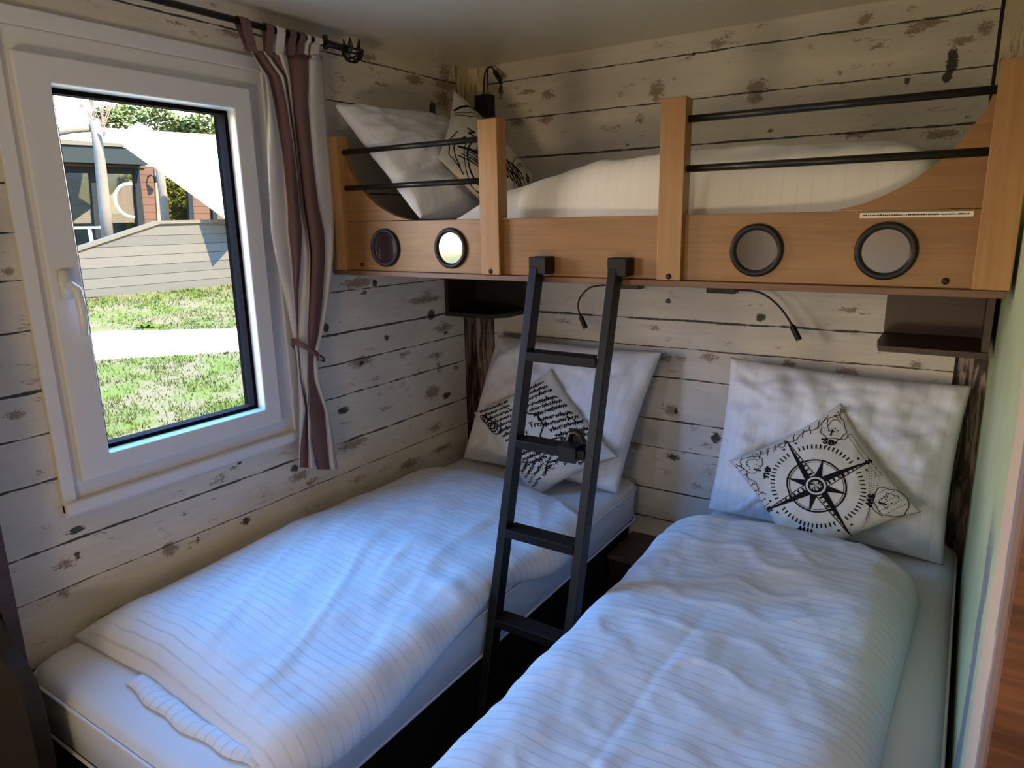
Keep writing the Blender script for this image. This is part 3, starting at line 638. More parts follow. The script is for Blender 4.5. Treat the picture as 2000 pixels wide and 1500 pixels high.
# printed cushions ------------------------------------------------------------
def ribbon(mb, f, pts, w, off=.0012, closed=False):
    P = [Vector((a, b, 0)) for a, b in pts]
    if closed: P.append(P[0].copy())
    Q = [P[0]]
    for a, b in zip(P, P[1:]):
        m = max(1, int((b - a).length / .04))
        for k in range(1, m + 1): Q.append(a.lerp(b, k / m))
    vs = []
    for i, p in enumerate(Q):
        d = (Q[min(i + 1, len(Q) - 1)] - Q[max(i - 1, 0)]); d = Vector((-d.y, d.x, 0)); d = d.normalized() * w / 2 if d.length > 1e-9 else Vector((0, w / 2, 0))
        for s in (-1, 1):
            q = p + d * s; vs.append(f(max(-.995, min(.995, q.x)), max(-.995, min(.995, q.y)), 1, off))
    mb.add(vs, [(2 * i, 2 * i + 1, 2 * i + 3, 2 * i + 2) for i in range(len(Q) - 1)])
def fan(mb, f, poly, off=.0012, sub=5):
    """filled triangle list poly=[a,b,c] subdivided"""
    a, b, c = [Vector((p[0], p[1], 0)) for p in poly]; vs = []; idx = {}
    for i in range(sub + 1):
        for j in range(sub + 1 - i):
            p = a + (b - a) * (i / sub) + (c - a) * (j / sub); idx[i, j] = len(vs); vs.append(f(p.x, p.y, 1, off))
    fs = []
    for i in range(sub):
        for j in range(sub - i):
            fs.append((idx[i, j], idx[i + 1, j], idx[i, j + 1]))
            if j < sub - i - 1: fs.append((idx[i + 1, j], idx[i + 1, j + 1], idx[i, j + 1]))
    mb.add(vs, fs)
def word(mb, f, txt, cx, cy, size, ang, off=.0014, bold=.0):
    cu = bpy.data.curves.new('t', 'FONT'); cu.body = txt; cu.size = size; cu.align_x = 'CENTER'; cu.align_y = 'CENTER'; cu.offset = bold; cu.resolution_u = 3
    ob = bpy.data.objects.new('t', cu); C.objects.link(ob); dg = bpy.context.evaluated_depsgraph_get(); me = bpy.data.meshes.new_from_object(ob.evaluated_get(dg))
    ca, sa = math.cos(ang), math.sin(ang)
    vs = [f(cx + p.co.x * ca - p.co.y * sa, cy + p.co.x * sa + p.co.y * ca, 1, off) for p in me.vertices]
    mb.add(vs, [tuple(p.vertices) for p in me.polygons])
    bpy.data.objects.remove(ob); bpy.data.curves.remove(cu); bpy.data.meshes.remove(me)
def blob(cx, cy, r, seed, n=40, j=.35):
    return [(cx + r * (1 + j * noise.noise(Vector((math.cos(t) * 1.6, math.sin(t) * 1.6, seed))) + .12 * noise.noise(Vector((math.cos(t) * 6, math.sin(t) * 6, seed)))) * math.cos(t),
             cy + r * (1 + j * noise.noise(Vector((math.cos(t) * 1.6 + 9, math.sin(t) * 1.6, seed))) + .12 * noise.noise(Vector((math.cos(t) * 6, math.sin(t) * 6 + 5, seed)))) * math.sin(t)) for t in [2 * math.pi * k / n for k in range(n)]]
def dots(mb, f, a, b, n, r):
    for k in range(n):
        t = k / max(1, n - 1); p = (a[0] + (b[0] - a[0]) * t, a[1] + (b[1] - a[1]) * t); ribbon(mb, f, [(p[0] - r, p[1]), (p[0] + r, p[1])], r * 1.6)
def dot(mb, f, x, y, r):
    for k in range(8):
        a, b = 2 * math.pi * k / 8, 2 * math.pi * (k + 1) / 8; fan(mb, f, [(x, y), (x + r * math.cos(a), y + r * math.sin(a)), (x + r * math.cos(b), y + r * math.sin(b))], sub=1)
def scribble(mb, f, x, y, L, ang, h=.03, w=.009, seed=0):
    pts = []; n = int(L / .014); ca, sa = math.cos(ang), math.sin(ang)
    for k in range(n):
        a = k / n * L; b = h * .5 * math.sin(k * 1.9 + seed) + h * .5 * noise.noise(Vector((k * .7, seed, 0))) + (h * .7 if (k * 7 + seed) % 11 == 0 else 0)
        pts.append((x + a * ca - b * sa, y + a * sa + b * ca))
        if noise.noise(Vector((k * .37, seed * 3.1, 4))) > .32 and len(pts) > 2: ribbon(mb, f, pts, w); pts = []
    if len(pts) > 1: ribbon(mb, f, pts, w)
def cushion(L, T, R, p0, n, th, label, seed):
    """L, T, R: left, top, right corner as seen in the photo; they lie on the plane (p0, n)"""
    n = Vector(n).normalized(); l, t, r = [onplane(p, Vector(p0), n) for p in (L, T, R)]
    o = (l + r) / 2; U = (t - l) / 2; V = (t - r) / 2
    root = thing('cushion', tuple(o), label, 'cushion')
    f, nn = pillow_surface(o, U, V, th, .085, .45, .008, seed, n=44)
    if U.cross(V).dot(CAM - o) < 0: raise Exception('flip')
    pillow('cushion_cover', 'cushion', root, f, nn, 2 * U.length); return root, f, o, U, V
# compass cushion
rt, f, *_ = cushion((1425, 900), (1643, 787), (1800, 1000), (1.56, -.335, Z(.20)), (0, -.93, .37), .062, 'cream cushion printed with a black compass rose on the right bed', 2)
pr = MB()
def pol(r, a): return (r * math.cos(a) - .02, r * math.sin(a) - .03)
for k in range(4):
    a = k * math.pi / 2; tip = pol(.97 if k != 1 else .93, a); w = .13
    fan(pr, f, [pol(0, 0), pol(w, a + .79), tip], sub=12); 
    # engraved half of the point
    for j in range(9):
        t0 = .12 + j * .085; e = (1 - t0) * w * .62
        A = pol(t0 * .97, a); B = (A[0] + e * math.sin(a), A[1] - e * math.cos(a)); ribbon(pr, f, [A, B], .030 if j < 6 else .018)
    ribbon(pr, f, [pol(w, a - .79), tip], .014); ribbon(pr, f, [pol(.1, a), tip], .016)
    b = a + math.pi / 4; fan(pr, f, [pol(.09, b - .9), pol(.09, b + .9), pol(.47, b)], sub=8)
for r_, w_ in ((.43, .026), (.395, .009), (.15, .03), (.115, .012)): ribbon(pr, f, [pol(r_, 2 * math.pi * k / 72) for k in range(72)], w_, .0016, True)

for k in range(64):
    a = 2 * math.pi * (k + .5) / 64
    if min(abs((a + math.pi / 4) % (math.pi / 2) - math.pi / 4), 1) < .07: continue
    ribbon(pr, f, [pol(.63, a), pol(.705, a)], .023)
for k in range(24):
    a = 2 * math.pi * (k + .5) / 24
    if k % 3 != 1: dot(pr, f, *pol(.80, a), .020)
for txt, a, r in (('s', 0, 1.0), ('se', math.pi / 4, .79), ('ne', 3 * math.pi / 4, .79), ('n', math.pi, 1.0), ('sw', -math.pi / 4, .79), ('nw', -3 * math.pi / 4, .79)):
    x, y = pol(min(r, .92), a); word(pr, f, txt, x, y, .20, a - math.pi / 2, bold=.006)
for cx, cy, r, sd in ((.72, .70, .20, 1), (.74, -.72, .24, 5), (-.72, .78, .17, 9), (-.80, -.68, .15, 14)):
    ribbon(pr, f, blob(cx, cy, r, sd), .012, closed=True); ribbon(pr, f, blob(cx + .02, cy, r * .55, sd + 2)[:24], .010)
    for k in range(5): dot(pr, f, cx + random.uniform(-.1, .1), cy + random.uniform(-.1, .1), .012)
for k in range(4):
    a = math.pi / 4 + k * math.pi / 2; ribbon(pr, f, [pol(.88, a), pol(1.0, a)], .028)
for k in range(14): scribble(pr, f, -.62 + .09 * (k % 7), .86 + .05 * (k // 7), .07, .3 + k, .04, .008, k)
for k in range(4): dots(pr, f, (.2 + .05 * k, -.93 + .03 * k), (.93, -.25 + .1 * k), 26, .007)
ribbon(pr, f, [(-.95, .9), (-.86, .72), (-.93, .6), (-.84, .45), (-.9, .3), (-.8, .2)], .012)
word(pr, f, 'Nd', .90, .86, .13, .35)
for k in range(9):
    q_ = -.55 + k * .15; ribbon(pr, f, [(q_ + .05 * noise.noise(Vector((k * 2.1, j * .8, 1))) + .02 * j, .80 + .035 * j + .05 * noise.noise(Vector((k * 1.3, j * .9, 7)))) for j in range(5)], .014)
    ribbon(pr, f, [(-.98 + .05 * noise.noise(Vector((k * 1.7, j * .8, 2))) + .03 * j, .05 + .10 * k + .04 * noise.noise(Vector((k * 1.1, j * .9, 5)))) for j in range(5)], .011)
ribbon(pr, f, [(-.2 + .08 * j, .86 + .04 * math.sin(j * 1.3)) for j in range(12)], .014)
ribbon(pr, f, [(.45 + .05 * j, .46 + .03 * math.sin(j * 1.7)) for j in range(10)], .012)
ribbon(pr, f, [(.50 + .02 * math.sin(j), -.50 - .05 * j) for j in range(9)], .012)
for k in range(5): dots(pr, f, (.55, -.55 - .08 * k), (.9, -.50 - .08 * k), 9, .008)
dots(pr, f, (-.9, -.35), (-.55, -.8), 16, .008); dots(pr, f, (.86, -.3), (.84, .45), 30, .007); dots(pr, f, (.92, -.3), (.90, .45), 30, .007)
pr.obj('compass_print', 'ink', rt, recalc=False)
hb = MB()
for k in range(24):
    a, b = 2 * math.pi * k / 24, 2 * math.pi * (k + 1) / 24
    hb.add([f(*pol(.145, a), 1, .0022), f(*pol(.145, b), 1, .0022), f(*pol(.115, b), 1, .0022), f(*pol(.115, a), 1, .0022)], [(0, 1, 2, 3)])
for k in range(9): ribbon(hb, f, [pol(.02 + .006 * k, k * 1.9), pol(.085, k * 1.9 + .7)], .012, .0022)
hb.obj('compass_hub', 'cushion', rt, recalc=False)
# map cushion with lines of writing
rt, f, *_ = cushion((925, 806), (1077, 720), (1208, 893), (.50, -.315, Z(.22)), (.10, -.92, .36), .062, 'cream cushion printed with an old map and script behind the ladder, left bed', 5)
pr = MB()
for k in range(13): scribble(pr, f, -.86 + .11 * k * .2, .94 - .115 * k, .72 - .02 * k, -.10, .06, .026, k + 1)
for k in range(11): scribble(pr, f, .02 + .03 * k, .95 - .13 * k, .74, -.18 + .03 * (k % 3), .065, .026, k + 31)
for k in range(12): scribble(pr, f, -.85 + .13 * k, -.50 - .09 * (k % 4), .34, .35, .06, .022, k + 61)
for k in range(9): scribble(pr, f, .05 + .03 * k, -.38 - .065 * k, .62, .12 + .02 * k, .05, .020, k + 81)
for k in range(7): scribble(pr, f, -.92 + .02 * k, -.18 - .11 * k, .30, .25, .05, .018, k + 101)
word(pr, f, 'Trop', .12, .12, .16, -.30, bold=.004)
co_ = [(.28, .9), (.22, .7), (.05, .55), (.10, .38), (.25, .30), (.22, .05), (.02, -.1), (.08, -.22), (.4, -.30), (.45, -.5), (.3, -.6), (.1, -.66), (-.2, -.60), (-.4, -.78)]
ribbon(pr, f, co_, .03); ribbon(pr, f, [(-.9, -.05), (-.35, .02), (-.3, -.3), (-.05, -.34)], .014)
ribbon(pr, f, blob(.60, .35, .14, 3), .012, closed=True); ribbon(pr, f, blob(-.1, -.55, .2, 8)[:30], .014)
dots(pr, f, (-.75, -.62), (.85, -.78), 34, .010); dots(pr, f, (-.2, -.3), (.85, -.66), 28, .009)
for k in range(6): ribbon(pr, f, blob(-.86 + .02 * k, .80 - .07 * k, .06 + .012 * k, 20 + k), .028, closed=True)
pr.obj('map_print', 'ink', rt, recalc=False)
# upper cushion
UC = [on((886, 176), 0, .20), on((855, 308), 0, .35), None, on((1040, 345), 1, -.14)]
rt = thing('cushion', tuple(UC[1]), 'cream cushion with dark stripe and printed letters resting in the upper bunk corner', 'cushion')
o = (UC[1] + UC[3]) / 2; U = (UC[0] - UC[1]) / 2; V = (UC[0] - UC[3]) / 2
f, nn = pillow_surface(o, U, V, .06, .06, .45, .006, 8)
cv = pillow('cushion_cover', 'cushion', rt, f, nn, .4)
pr = MB()
for a, w in ((.36, .045), (.27, .018), (.21, .018)): ribbon(pr, f, [(a, .99), (a + .18, a + .52), (a + .38, a + .36), (a + .52, a + .18), (.99, a)], w)
for r, w in ((.55, .016), (.47, .03)): ribbon(pr, f, [(-.45 + r * math.cos(t), .25 + r * .8 * math.sin(t)) for t in [i * .15 for i in range(6, 30)]], w)
for k in range(9): ribbon(pr, f, [(-.75 + .08 * k, .75 - .05 * k), (-.62 + .07 * k, .25 - .04 * (k % 3)), (-.55 + .09 * k, .5)], .024)
for k in range(8): ribbon(pr, f, [(-.55 + .05 * k, .80 - .10 * k), (-.35 + .06 * k, .35 - .12 * k), (-.42 + .05 * k, .1 - .11 * k)], .05)
ribbon(pr, f, [(-.92, .62), (-.8, .78), (-.62, .86), (-.42, .84), (-.22, .72)], .022); ribbon(pr, f, [(-.96, .52), (-.84, .88), (-.5, .96), (-.2, .88)], .018)
for k in range(5): ribbon(pr, f, [(.2 + .1 * k, .55 - .12 * k), (.3 + .1 * k, .35 - .1 * k), (.22 + .12 * k, .2 - .08 * k)], .035)
for k in range(6): ribbon(pr, f, [(-.1 + .05 * k, .5 - .14 * k), (.0 + .06 * k, .15 - .14 * k), (-.06 + .05 * k, -.1 - .12 * k)], .05)
word(pr, f, 'N', .0, .62, .22, .2, bold=.008); word(pr, f, 'THOR', -.05, -.80, .20, .1, bold=.006); word(pr, f, 'BSI', .45, -.78, .18, .1, bold=.006)
for rr in (.62, .70, .9): ribbon(pr, f, [(.15 + rr * math.cos(t) * .8, -.75 + rr * .5 * math.sin(t)) for t in [i * .15 for i in range(0, 20)] if abs(-.75 + rr * .5 * math.sin(t)) < 1], .014)
pr.obj('lettering_print', 'ink', rt, recalc=False)
# ---------------------------------------------------------------- bed bases and step
for x0, x1, lab in ((.004, .80, 'dark wooden base under the mattress of the left bed'), (1.215, 1.968, 'dark wooden base under the mattress of the right bed')):
    b = thing('bed_base', ((x0 + x1) / 2, -1.0, 0), lab, 'bed base')
    MB().box((x0, -1.98, Z(-.21)), (x1, -.004, Z(-.171))).obj('top_board', 'black_wood', b, bevel=.003)
    MB().box((x0 + .01, -1.97, 0.001), (x1 - .01, -.014, Z(-.211))).obj('plinth', 'black_wood', b)
stp = thing('bedside_step', (1.0, -.12, 0), 'low dark brown box between the two beds against the back wall', 'box')
MB().box((.805, -.255, Z(-.27)), (1.21, -.004, Z(-.25))).obj('box_lid', 'step_wood', stp, bevel=.002)
MB().box((.81, -.25, 0.001), (1.205, -.008, Z(-.271))).obj('box_body', 'black_wood', stp)
# ---------------------------------------------------------------- upper bunk
bk = thing('bunk_bed', (1.0, -.43, Z(.89)), 'honey brown wooden upper bunk with portholes, posts and black rails', 'bunk bed')
MB().box((.012, -.862, Z(.889)), (1.972, -.006, Z(.905))).obj('base_board', 'mid_wood', bk, bevel=.0015)
MB().box((.03, -.8485, Z(.9055)), (1.968, -.826, Z(1.070))).obj('front_panel', 'beech', bk, bevel=.0015)
def wing(pts): return MB().prism([(x, -.8475, Z(z)) for x, z in pts], (0, .02, 0))
cur = [(1.905, 1.290), (1.893, 1.258), (1.872, 1.222), (1.847, 1.190), (1.822, 1.164), (1.797, 1.143), (1.775, 1.127), (1.752, 1.1135), (1.72, 1.098), (1.69, 1.086), (1.655, 1.077), (1.62, 1.0718)]
wing([(1.93, 1.0715), (1.93, 1.30)] + cur).obj('side_wing', 'beech', bk)
wing([(.06, 1.0715), (.06, 1.30)] + [(.085 + 1.91 - x, z) for x, z in cur]).obj('side_wing', 'beech', bk)
for x0, x1, m in ((.02, .088, 'beech_up'), (.6636, .7306, 'beech_up'), (1.2218, 1.2863, 'beech_up'), (1.9104, 1.977, 'beech_up')):
    MB().box((x0, -.872, Z(.9065)), (x1, -.849, Z(1.349))).box((x0 + .001, -.8488, Z(1.071)), (x1 - .001, -.822, Z(1.3485))).obj('post', m, bk, bevel=.0015)
for x0, x1 in ((.085, .667), (1.283, 1.914)):
    for z in (1.298, 1.181): MB().tube([(x0, -.848, Z(z)), (x1, -.848, Z(z))], .0088, 16).obj('rail', 'black_metal', bk, smooth=True)
for i, x in enumerate((.257, .5335, 1.4665, 1.744)):
    o_ = (x, -.8486, Z(.983))
    r = MB().lathe([(.063, -.002), (.063, .006), (.060, .0105), (.0525, .011), (.049, .007), (.0475, .003), (.0475, -.002)], o_, (0, -1, 0), 56).obj('porthole_ring', 'ring', bk, smooth=True)
    tag(r, 'round black porthole rim')
    g = MB().lathe([(.0001, .0032), (.0473, .0032)], o_, (0, -1, 0), 48).obj('porthole_mirror', 'mirror', r, recalc=True); g.data.polygons.foreach_set('use_smooth', [True] * len(g.data.polygons))
    g.location = (0, 0, 0)
for x, z, y in ((.142, .925, -.8486), (.698, .9165, -.872), (1.256, .9165, -.872), (1.863, .921, -.8486)):
    MB().lathe([(.0001, .004), (.005, .0035), (.0075, .001), (.0075, -.001)], (x, y, Z(z)), (0, -1, 0), 16).obj('bolt', 'ring', bk, smooth=True)
lb = MB().box((1.686, -.8494, Z(1.0545)), (1.898, -.8486, Z(1.0655))).obj('safety_label', 'label', bk)
tag(lb, 'thin white strip label with a line of tiny black print')
tx = MB(); random.seed(3); x = 1.691
while x < 1.890:
    w = random.uniform(.0012, .0035); tx.box((x, -.8497, Z(1.0588)), (x + w, -.84945, Z(1.0588) + random.uniform(.0022, .0034))); x += w + random.choice((.0006, .0006, .0006, .0018))
tx.obj('tiny_print', 'ink', lb)
# ---------------------------------------------------------------- small shelves under the bunk
sh = thing('corner_shelf', (1.83, -.15, Z(.665)), 'dark brown open shelf box under the right end of the bunk', 'shelf')
MB().prism([(1.70, -.30, Z(.664)), (1.972, -.30, Z(.664)), (1.972, -.012, Z(.664)), (1.686, -.012, Z(.664)), (1.686, -.2, Z(.664))], (0, 0, .018)).obj('shelf_board', 'dark_wood', sh, bevel=.001)
MB().box((1.686, -.024, Z(.6825)), (1.972, -.006, Z(.888))).obj('back_panel', 'dark_wood', sh)
MB().box((1.954, -.295, Z(.6825)), (1.972, -.0245, Z(.888))).obj('side_panel', 'dark_wood', sh)
sh = thing('corner_shelf', (.12, -.12, Z(.665)), 'near black shelf box under the left end of the bunk in the corner', 'shelf')
MB().prism([(.003, -.232, Z(.664)), (.23, -.232, Z(.664)), (.288, -.17, Z(.664)), (.288, -.006, Z(.664)), (.003, -.006, Z(.664))], (0, 0, .018)).obj('shelf_board', 'black_wood', sh, bevel=.001)
MB().box((.022, -.024, Z(.6825)), (.288, -.006, Z(.888))).obj('back_panel', 'black_wood', sh)
MB().box((.003, -.228, Z(.6825)), (.021, -.006, Z(.888))).obj('side_panel', 'black_wood', sh)
# ---------------------------------------------------------------- ladder
ld = thing('bunk_ladder', (.985, -1.24, 0.0), 'black steel ladder hooked to the front of the bunk, leaning between the beds', 'ladder')
def ly(z): return -.885 - (.93 - z) * .258          # y of the ladder at height z
xs = (.868, 1.112)
up = Vector((0, ly(1) - ly(0), 1)).normalized(); ladn = Vector((0, -up.z, up.y))
for x in xs:
    MB().bar((x, ly(-.5), .001), (x, ly(.93), Z(.93)), .026, .042, (1, 0, 0)).obj('stile', 'steel_dark', ld, bevel=.002)
for z in (.693, .452, .205, -.045, -.29):
    rg = MB().box((xs[0] + .0135, ly(z) - .026, Z(z) - .016), (xs[1] - .0135, ly(z) + .030, Z(z) + .010)).obj('rung', 'steel_dark', ld, bevel=.002)
    if z == .452:
        stp_ = MB().bar((1.045, ly(z) - .028, Z(z) + .014), (1.045, ly(z) + .03, Z(z) + .014), .052, .005, (1, 0, 0)).bar((1.045, ly(z) + .033, Z(z) - .02), (1.045, ly(z) + .033, Z(z) + .05), .045, .006, (1, 0, 0))
        stp_.tube([(1.022, ly(z) + .028, Z(z) + .014), (1.03, ly(z) + .028, Z(z) + .036), (1.045, ly(z) + .028, Z(z) + .042), (1.06, ly(z) + .028, Z(z) + .036), (1.07, ly(z) + .028, Z(z) + .014)], .009, 8)
        stp_.bar((1.05, ly(z) - .03, Z(z) - .026), (1.05, ly(z) - .03, Z(z) + .014), .052, .005, (1, 0, 0))
        tag(stp_.obj('strap', 'black_metal', rg, auto=40), 'black strap buckled round the rung')
for x in xs:
    MB().box((x - .016, -.905, Z(.914)), (x + .040, -.8535, Z(.963))).obj('hook_block', 'steel_dark', ld, bevel=.003)
# ---------------------------------------------------------------- gooseneck lamps
def goose(label, mount, path, head_end, r=.0035, plate=True):
    g = thing('reading_lamp', mount[0], label, 'reading lamp')
    MB().box(mount[1], mount[2]).obj('mounting_block', 'black_metal', g, bevel=.003)
    pts = [Vector(p) for p in path]; sm = []
    for i in range(len(pts) - 1):
        p0, p1, p2, p3 = pts[max(i - 1, 0)], pts[i], pts[i + 1], pts[min(i + 2, len(pts) - 1)]
        for k in range(8):
            t = k / 8; sm.append(.5 * ((2 * p1) + (p2 - p0) * t + (2 * p0 - 5 * p1 + 4 * p2 - p3) * t * t + (3 * p1 - p0 - 3 * p2 + p3) * t ** 3))
    sm.append(pts[-1]); MB().tube(sm, r, 10).obj('gooseneck', 'black_metal', g, smooth=True)
    a = pts[-1]; b = Vector(head_end); h = MB().tube([a, a.lerp(b, .12), a.lerp(b, .15), b, b], [.005, .006, .0105, .0105, .004], 14).obj('lamp_head', 'black_metal', g, auto=40)
    return g
def onw(px, y): return on(px, 1, y)
a = onw((1250, 562), -.03)
goose('black gooseneck reading lamp on the back wall behind the ladder', ((.80, -.02, Z(.79)), (.70, -.055, Z(.793)), (.83, -.001, Z(.815))),
      [onw(p, -.07) for p in ((1215, 557), (1180, 557), (1152, 562), (1134, 580), (1129, 598), (1133, 615))], onw((1144, 641), -.075))
goose('black gooseneck reading lamp on the back wall above the right bed', ((1.17, -.02, Z(.79)), (1.095, -.055, Z(.790)), (1.20, -.001, Z(.812))),
      [onw((1430, 566), -.05)] + [onw(p, -.07) for p in ((1475, 569), (1500, 580), (1522, 599), (1538, 620), (1545, 632))], onw((1561, 664), -.08))
goose('black gooseneck reading lamp in the corner above the upper bunk', ((.10, -.03, Z(1.53)), (.062, -.05, Z(1.497)), (.135, -.001, Z(1.582))),
      [onw(p, -.035) for p in ((944, 190), (945, 168), (947, 145), (952, 134), (960, 131), (965, 138))], onw((977, 156), -.05))
# ================================================================ outside
def P3(px, X): return on(px, 0, X)
GZ = Z(-.60)
def gz(x): return GZ + (0 if x > -9.8 else (-9.8 - x) * .0906 if x > -13.6 else 3.8 * .0906)
def ground():
    t = NT('lawn').set(0.95, 0, 0.1)
    n1 = t.noise(t.coord((1, 1, 1)), 1.7, 4, 0.6); n2 = t.noise(t.coord((1, 1, 1)), 14, 4, 0.7); n3 = t.noise(t.coord((1, 1, 1)), 60, 3, 0.7)
    f_ = t.math('ADD', t.math('MULTIPLY', n1, 0.5), t.math('ADD', t.math('MULTIPLY', n2, 0.3), t.math('MULTIPLY', n3, 0.2)))
    g = t.mix(t.ss(n3, .35, .65), srgb(44, 56, 22), srgb(58, 68, 32)); e = t.mix(n3, srgb(62, 58, 42), srgb(70, 66, 50))
    t.base(t.mix(t.ss(f_, .44, .54), g, e)); return t.m
M['lawn'] = ground()
M['blade'] = plain('grass_blade', srgb(48, 60, 24), 0.8, 0, 0.2, 0.15, 4, 0)
M['path'] = plain('pale_paving', srgb(180, 174, 160), 0.9, 0, 0.2, 0.03, 6, 0.1)
xs_ = [-.14, -2, -4, -6, -8, -9.8, -11, -12.2, -13.6, -18, -26, -60]; mb = MB()
vs = []
for x in xs_: vs += [(x, -30, gz(x)), (x, -6, gz(x)), (x, 12, gz(x)), (x, 50, gz(x))]
mb.add(vs, [(i * 4 + j, i * 4 + j + 1, i * 4 + j + 5, i * 4 + j + 4) for i in range(len(xs_) - 1) for j in range(3)])
tag(mb.obj('lawn', 'lawn', smooth=False), kind='structure')
pa, pb, pc, pd = [on(p, 2, GZ + .012) for p in ((120, 706), (520, 682), (520, 641), (120, 648))]
ex = (pb - pa) * 2; ey = (pc - pd) * 2
tag(MB().prism([pa - ex, pb + ex, pc + ey, pd - ey], (0, 0, -.05)).obj('path', 'path'), kind='structure')
M['bounce'] = plain('bounce_tan', srgb(216, 178, 128), .9, 0, 0)
tag(MB().box((-3.0, -7.0, GZ - .04), (-.15, 1.2, GZ + .012)).obj('bounce_slab', 'bounce'), kind='structure')  # unseen slab added outside, its warm colour bouncing sunlight into the room
# grass blades
random.seed(11); gb = MB(); nb = 0
def in_path(x, y):
    d1 = (pb - pa); d2 = (pc - pd)
    s1 = d1.x * (y - pa.y) - d1.y * (x - pa.x); s2 = d2.x * (y - pd.y) - d2.y * (x - pd.x); return s1 * s2 < 0
while nb < 26000:
    d = random.random() ** 1.3; x = -1.6 - d * 11.3; cy_ = CAM.y + (x - CAM.x) * (-.62); y = cy_ + random.uniform(-.30, .40) * abs(x - CAM.x) + .3
    if in_path(x, y): continue
    if x < -12.85: continue
    nz_ = noise.noise(Vector((x * 1.3, y * 1.3, 0))) + .5 * noise.noise(Vector((x * 5, y * 5, 0)))
    if nz_ < -.02 and random.random() < .75: continue
    h = random.uniform(.02, .055) * (1.0 + (0.9 if -13 < x < -11.6 else 0)); a = random.uniform(0, 6.28); w = .004 + .0006 * abs(x); z = gz(x)
    b = Vector((x, y, z)); s = Vector((math.cos(a), math.sin(a), 0)) * w; t_ = Vector((random.uniform(-.6, .6) * h, random.uniform(-.6, .6) * h, h))
    gb.add([b - s, b + s, b + t_], [(0, 1, 2)]); nb += 1
tag(gb.obj('grass', 'blade', recalc=False), 'short green grass tufts growing out of the patchy lawn outside the window', 'grass', kind='stuff')
wd = MB(); c = on((285, 641), 2, gz(-9.7))
for k in range(22):
    a = random.uniform(0, 6.28); L = random.uniform(.10, .26); d = Vector((math.cos(a), math.sin(a), 0)); s = Vector((-d.y, d.x, 0)) * .035
    wd.add([c, c + d * L * .5 + s + Vector((0, 0, .07)), c + d * L + Vector((0, 0, .03)), c + d * L * .5 - s + Vector((0, 0, .07))], [(0, 1, 2, 3)])
tag(wd.obj('weed', 'blade', recalc=False), 'low leafy weed at the far edge of the pale path', 'weed')
# deck wall
M['deck'] = NT('weathered_boards').m
t = NT('weathered_boards2').set(0.85, 0, 0.2)
tc = t.n('ShaderNodeTexCoord'); sp = t.n('ShaderNodeSeparateXYZ'); t.l(tc.outputs['Object'], sp.inputs[0])
fr = t.math('DIVIDE', t.math('SUBTRACT', sp.outputs[2], gz(-13)), .205); fl = t.math('FLOOR', fr); fc_ = t.math('FRACT', fr)
wn_ = t.n('ShaderNodeTexWhiteNoise', noise_dimensions='1D'); t.l(fl, wn_.inputs['W'])
gap = t.math('LESS_THAN', fc_, .045)
gr = t.noise(t.coord((12, .9, 12)), 3, 4, .6)
cb = t.mix(wn_.outputs[0], srgb(54, 57, 53), srgb(61, 63, 58)); cb = t.mix(t.math('MULTIPLY', gr, .4), cb, srgb(46, 48, 45)); cb = t.mix(gap, cb, srgb(14, 14, 14)); t.base(cb); M['deck'] = t.m
DX = -13.0
dp = [P3(p, DX) for p in ((60, 586), (560, 563), (560, 431), (446, 433), (310, 436), (150, 489), (60, 520))]
dk = thing('deck_parapet', tuple(P3((300, 572), DX)), 'weathered horizontal board parapet of the neighbouring deck with a sloping left end', 'parapet')
MB().prism(dp, (-.10, 0, 0)).obj('board_wall', 'deck', dk)
cp = MB()
for a, b in (((40, 527), (150, 489)), ((150, 489), (310, 436)), ((310, 436), (446, 433)), ((446, 433), (560, 431))):
    cp.bar(P3(a, DX) + Vector((-.05, 0, .02)), P3(b, DX) + Vector((-.05, 0, .02)), .07, .20, (0, 0, 1))
M['cap'] = plain('pale_timber', srgb(62, 62, 54), .8, 0, .2); cp.obj('handrail', 'cap', dk)
MB().bar(P3((466, 562), DX) + Vector((.06, 0, 0)), P3((452, 436), DX) + Vector((.06, 0, 0)), .16, .10, (0, 1, 0)).obj('corner_post', 'cap', dk)
tag(MB().box((-17.4, -12, gz(-15) - .0), (-13.12, 14, gz(-15) + .25)).obj('deck', 'cap'), 'raised timber deck in front of the neighbouring cabin', 'deck')
# cabin
CX = -16.5
M['teal'] = plain('slate_blue_awning', srgb(26, 33, 33), .7, 0, .2); M['orange'] = plain('orange_timber', srgb(58, 46, 34), .7); M['anth'] = plain('anthracite_frame', srgb(22, 27, 28), .5)
M['siding'] = NT('sid').m
t = NT('pink_brown_siding').set(.8, 0, .2); tc = t.n('ShaderNodeTexCoord'); sp = t.n('ShaderNodeSeparateXYZ'); t.l(tc.outputs['Object'], sp.inputs[0])
g_ = t.math('LESS_THAN', t.math('FRACT', t.math('DIVIDE', sp.outputs[2], .19)), .08); t.base(t.mix(g_, srgb(56, 45, 38), srgb(38, 30, 26))); M['siding'] = t.m
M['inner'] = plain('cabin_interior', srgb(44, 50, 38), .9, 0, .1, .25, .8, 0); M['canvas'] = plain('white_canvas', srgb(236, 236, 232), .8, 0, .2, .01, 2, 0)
M['bark'] = plain('pale_log', srgb(72, 72, 66), .8, 0, .2, .1, 8, .2); M['leaf'] = plain('leaves', srgb(52, 56, 18), .8, 0, .2, .3, 3, 0); M['leaf2'] = plain('tree_leaves', srgb(74, 86, 50), .8, 0, .2, .2, 2, 0)
cb = thing('neighbour_cabin', tuple(P3((220, 460), CX)), 'neighbouring timber cabin with dark framed glass doors under a slate blue awning', 'cabin')
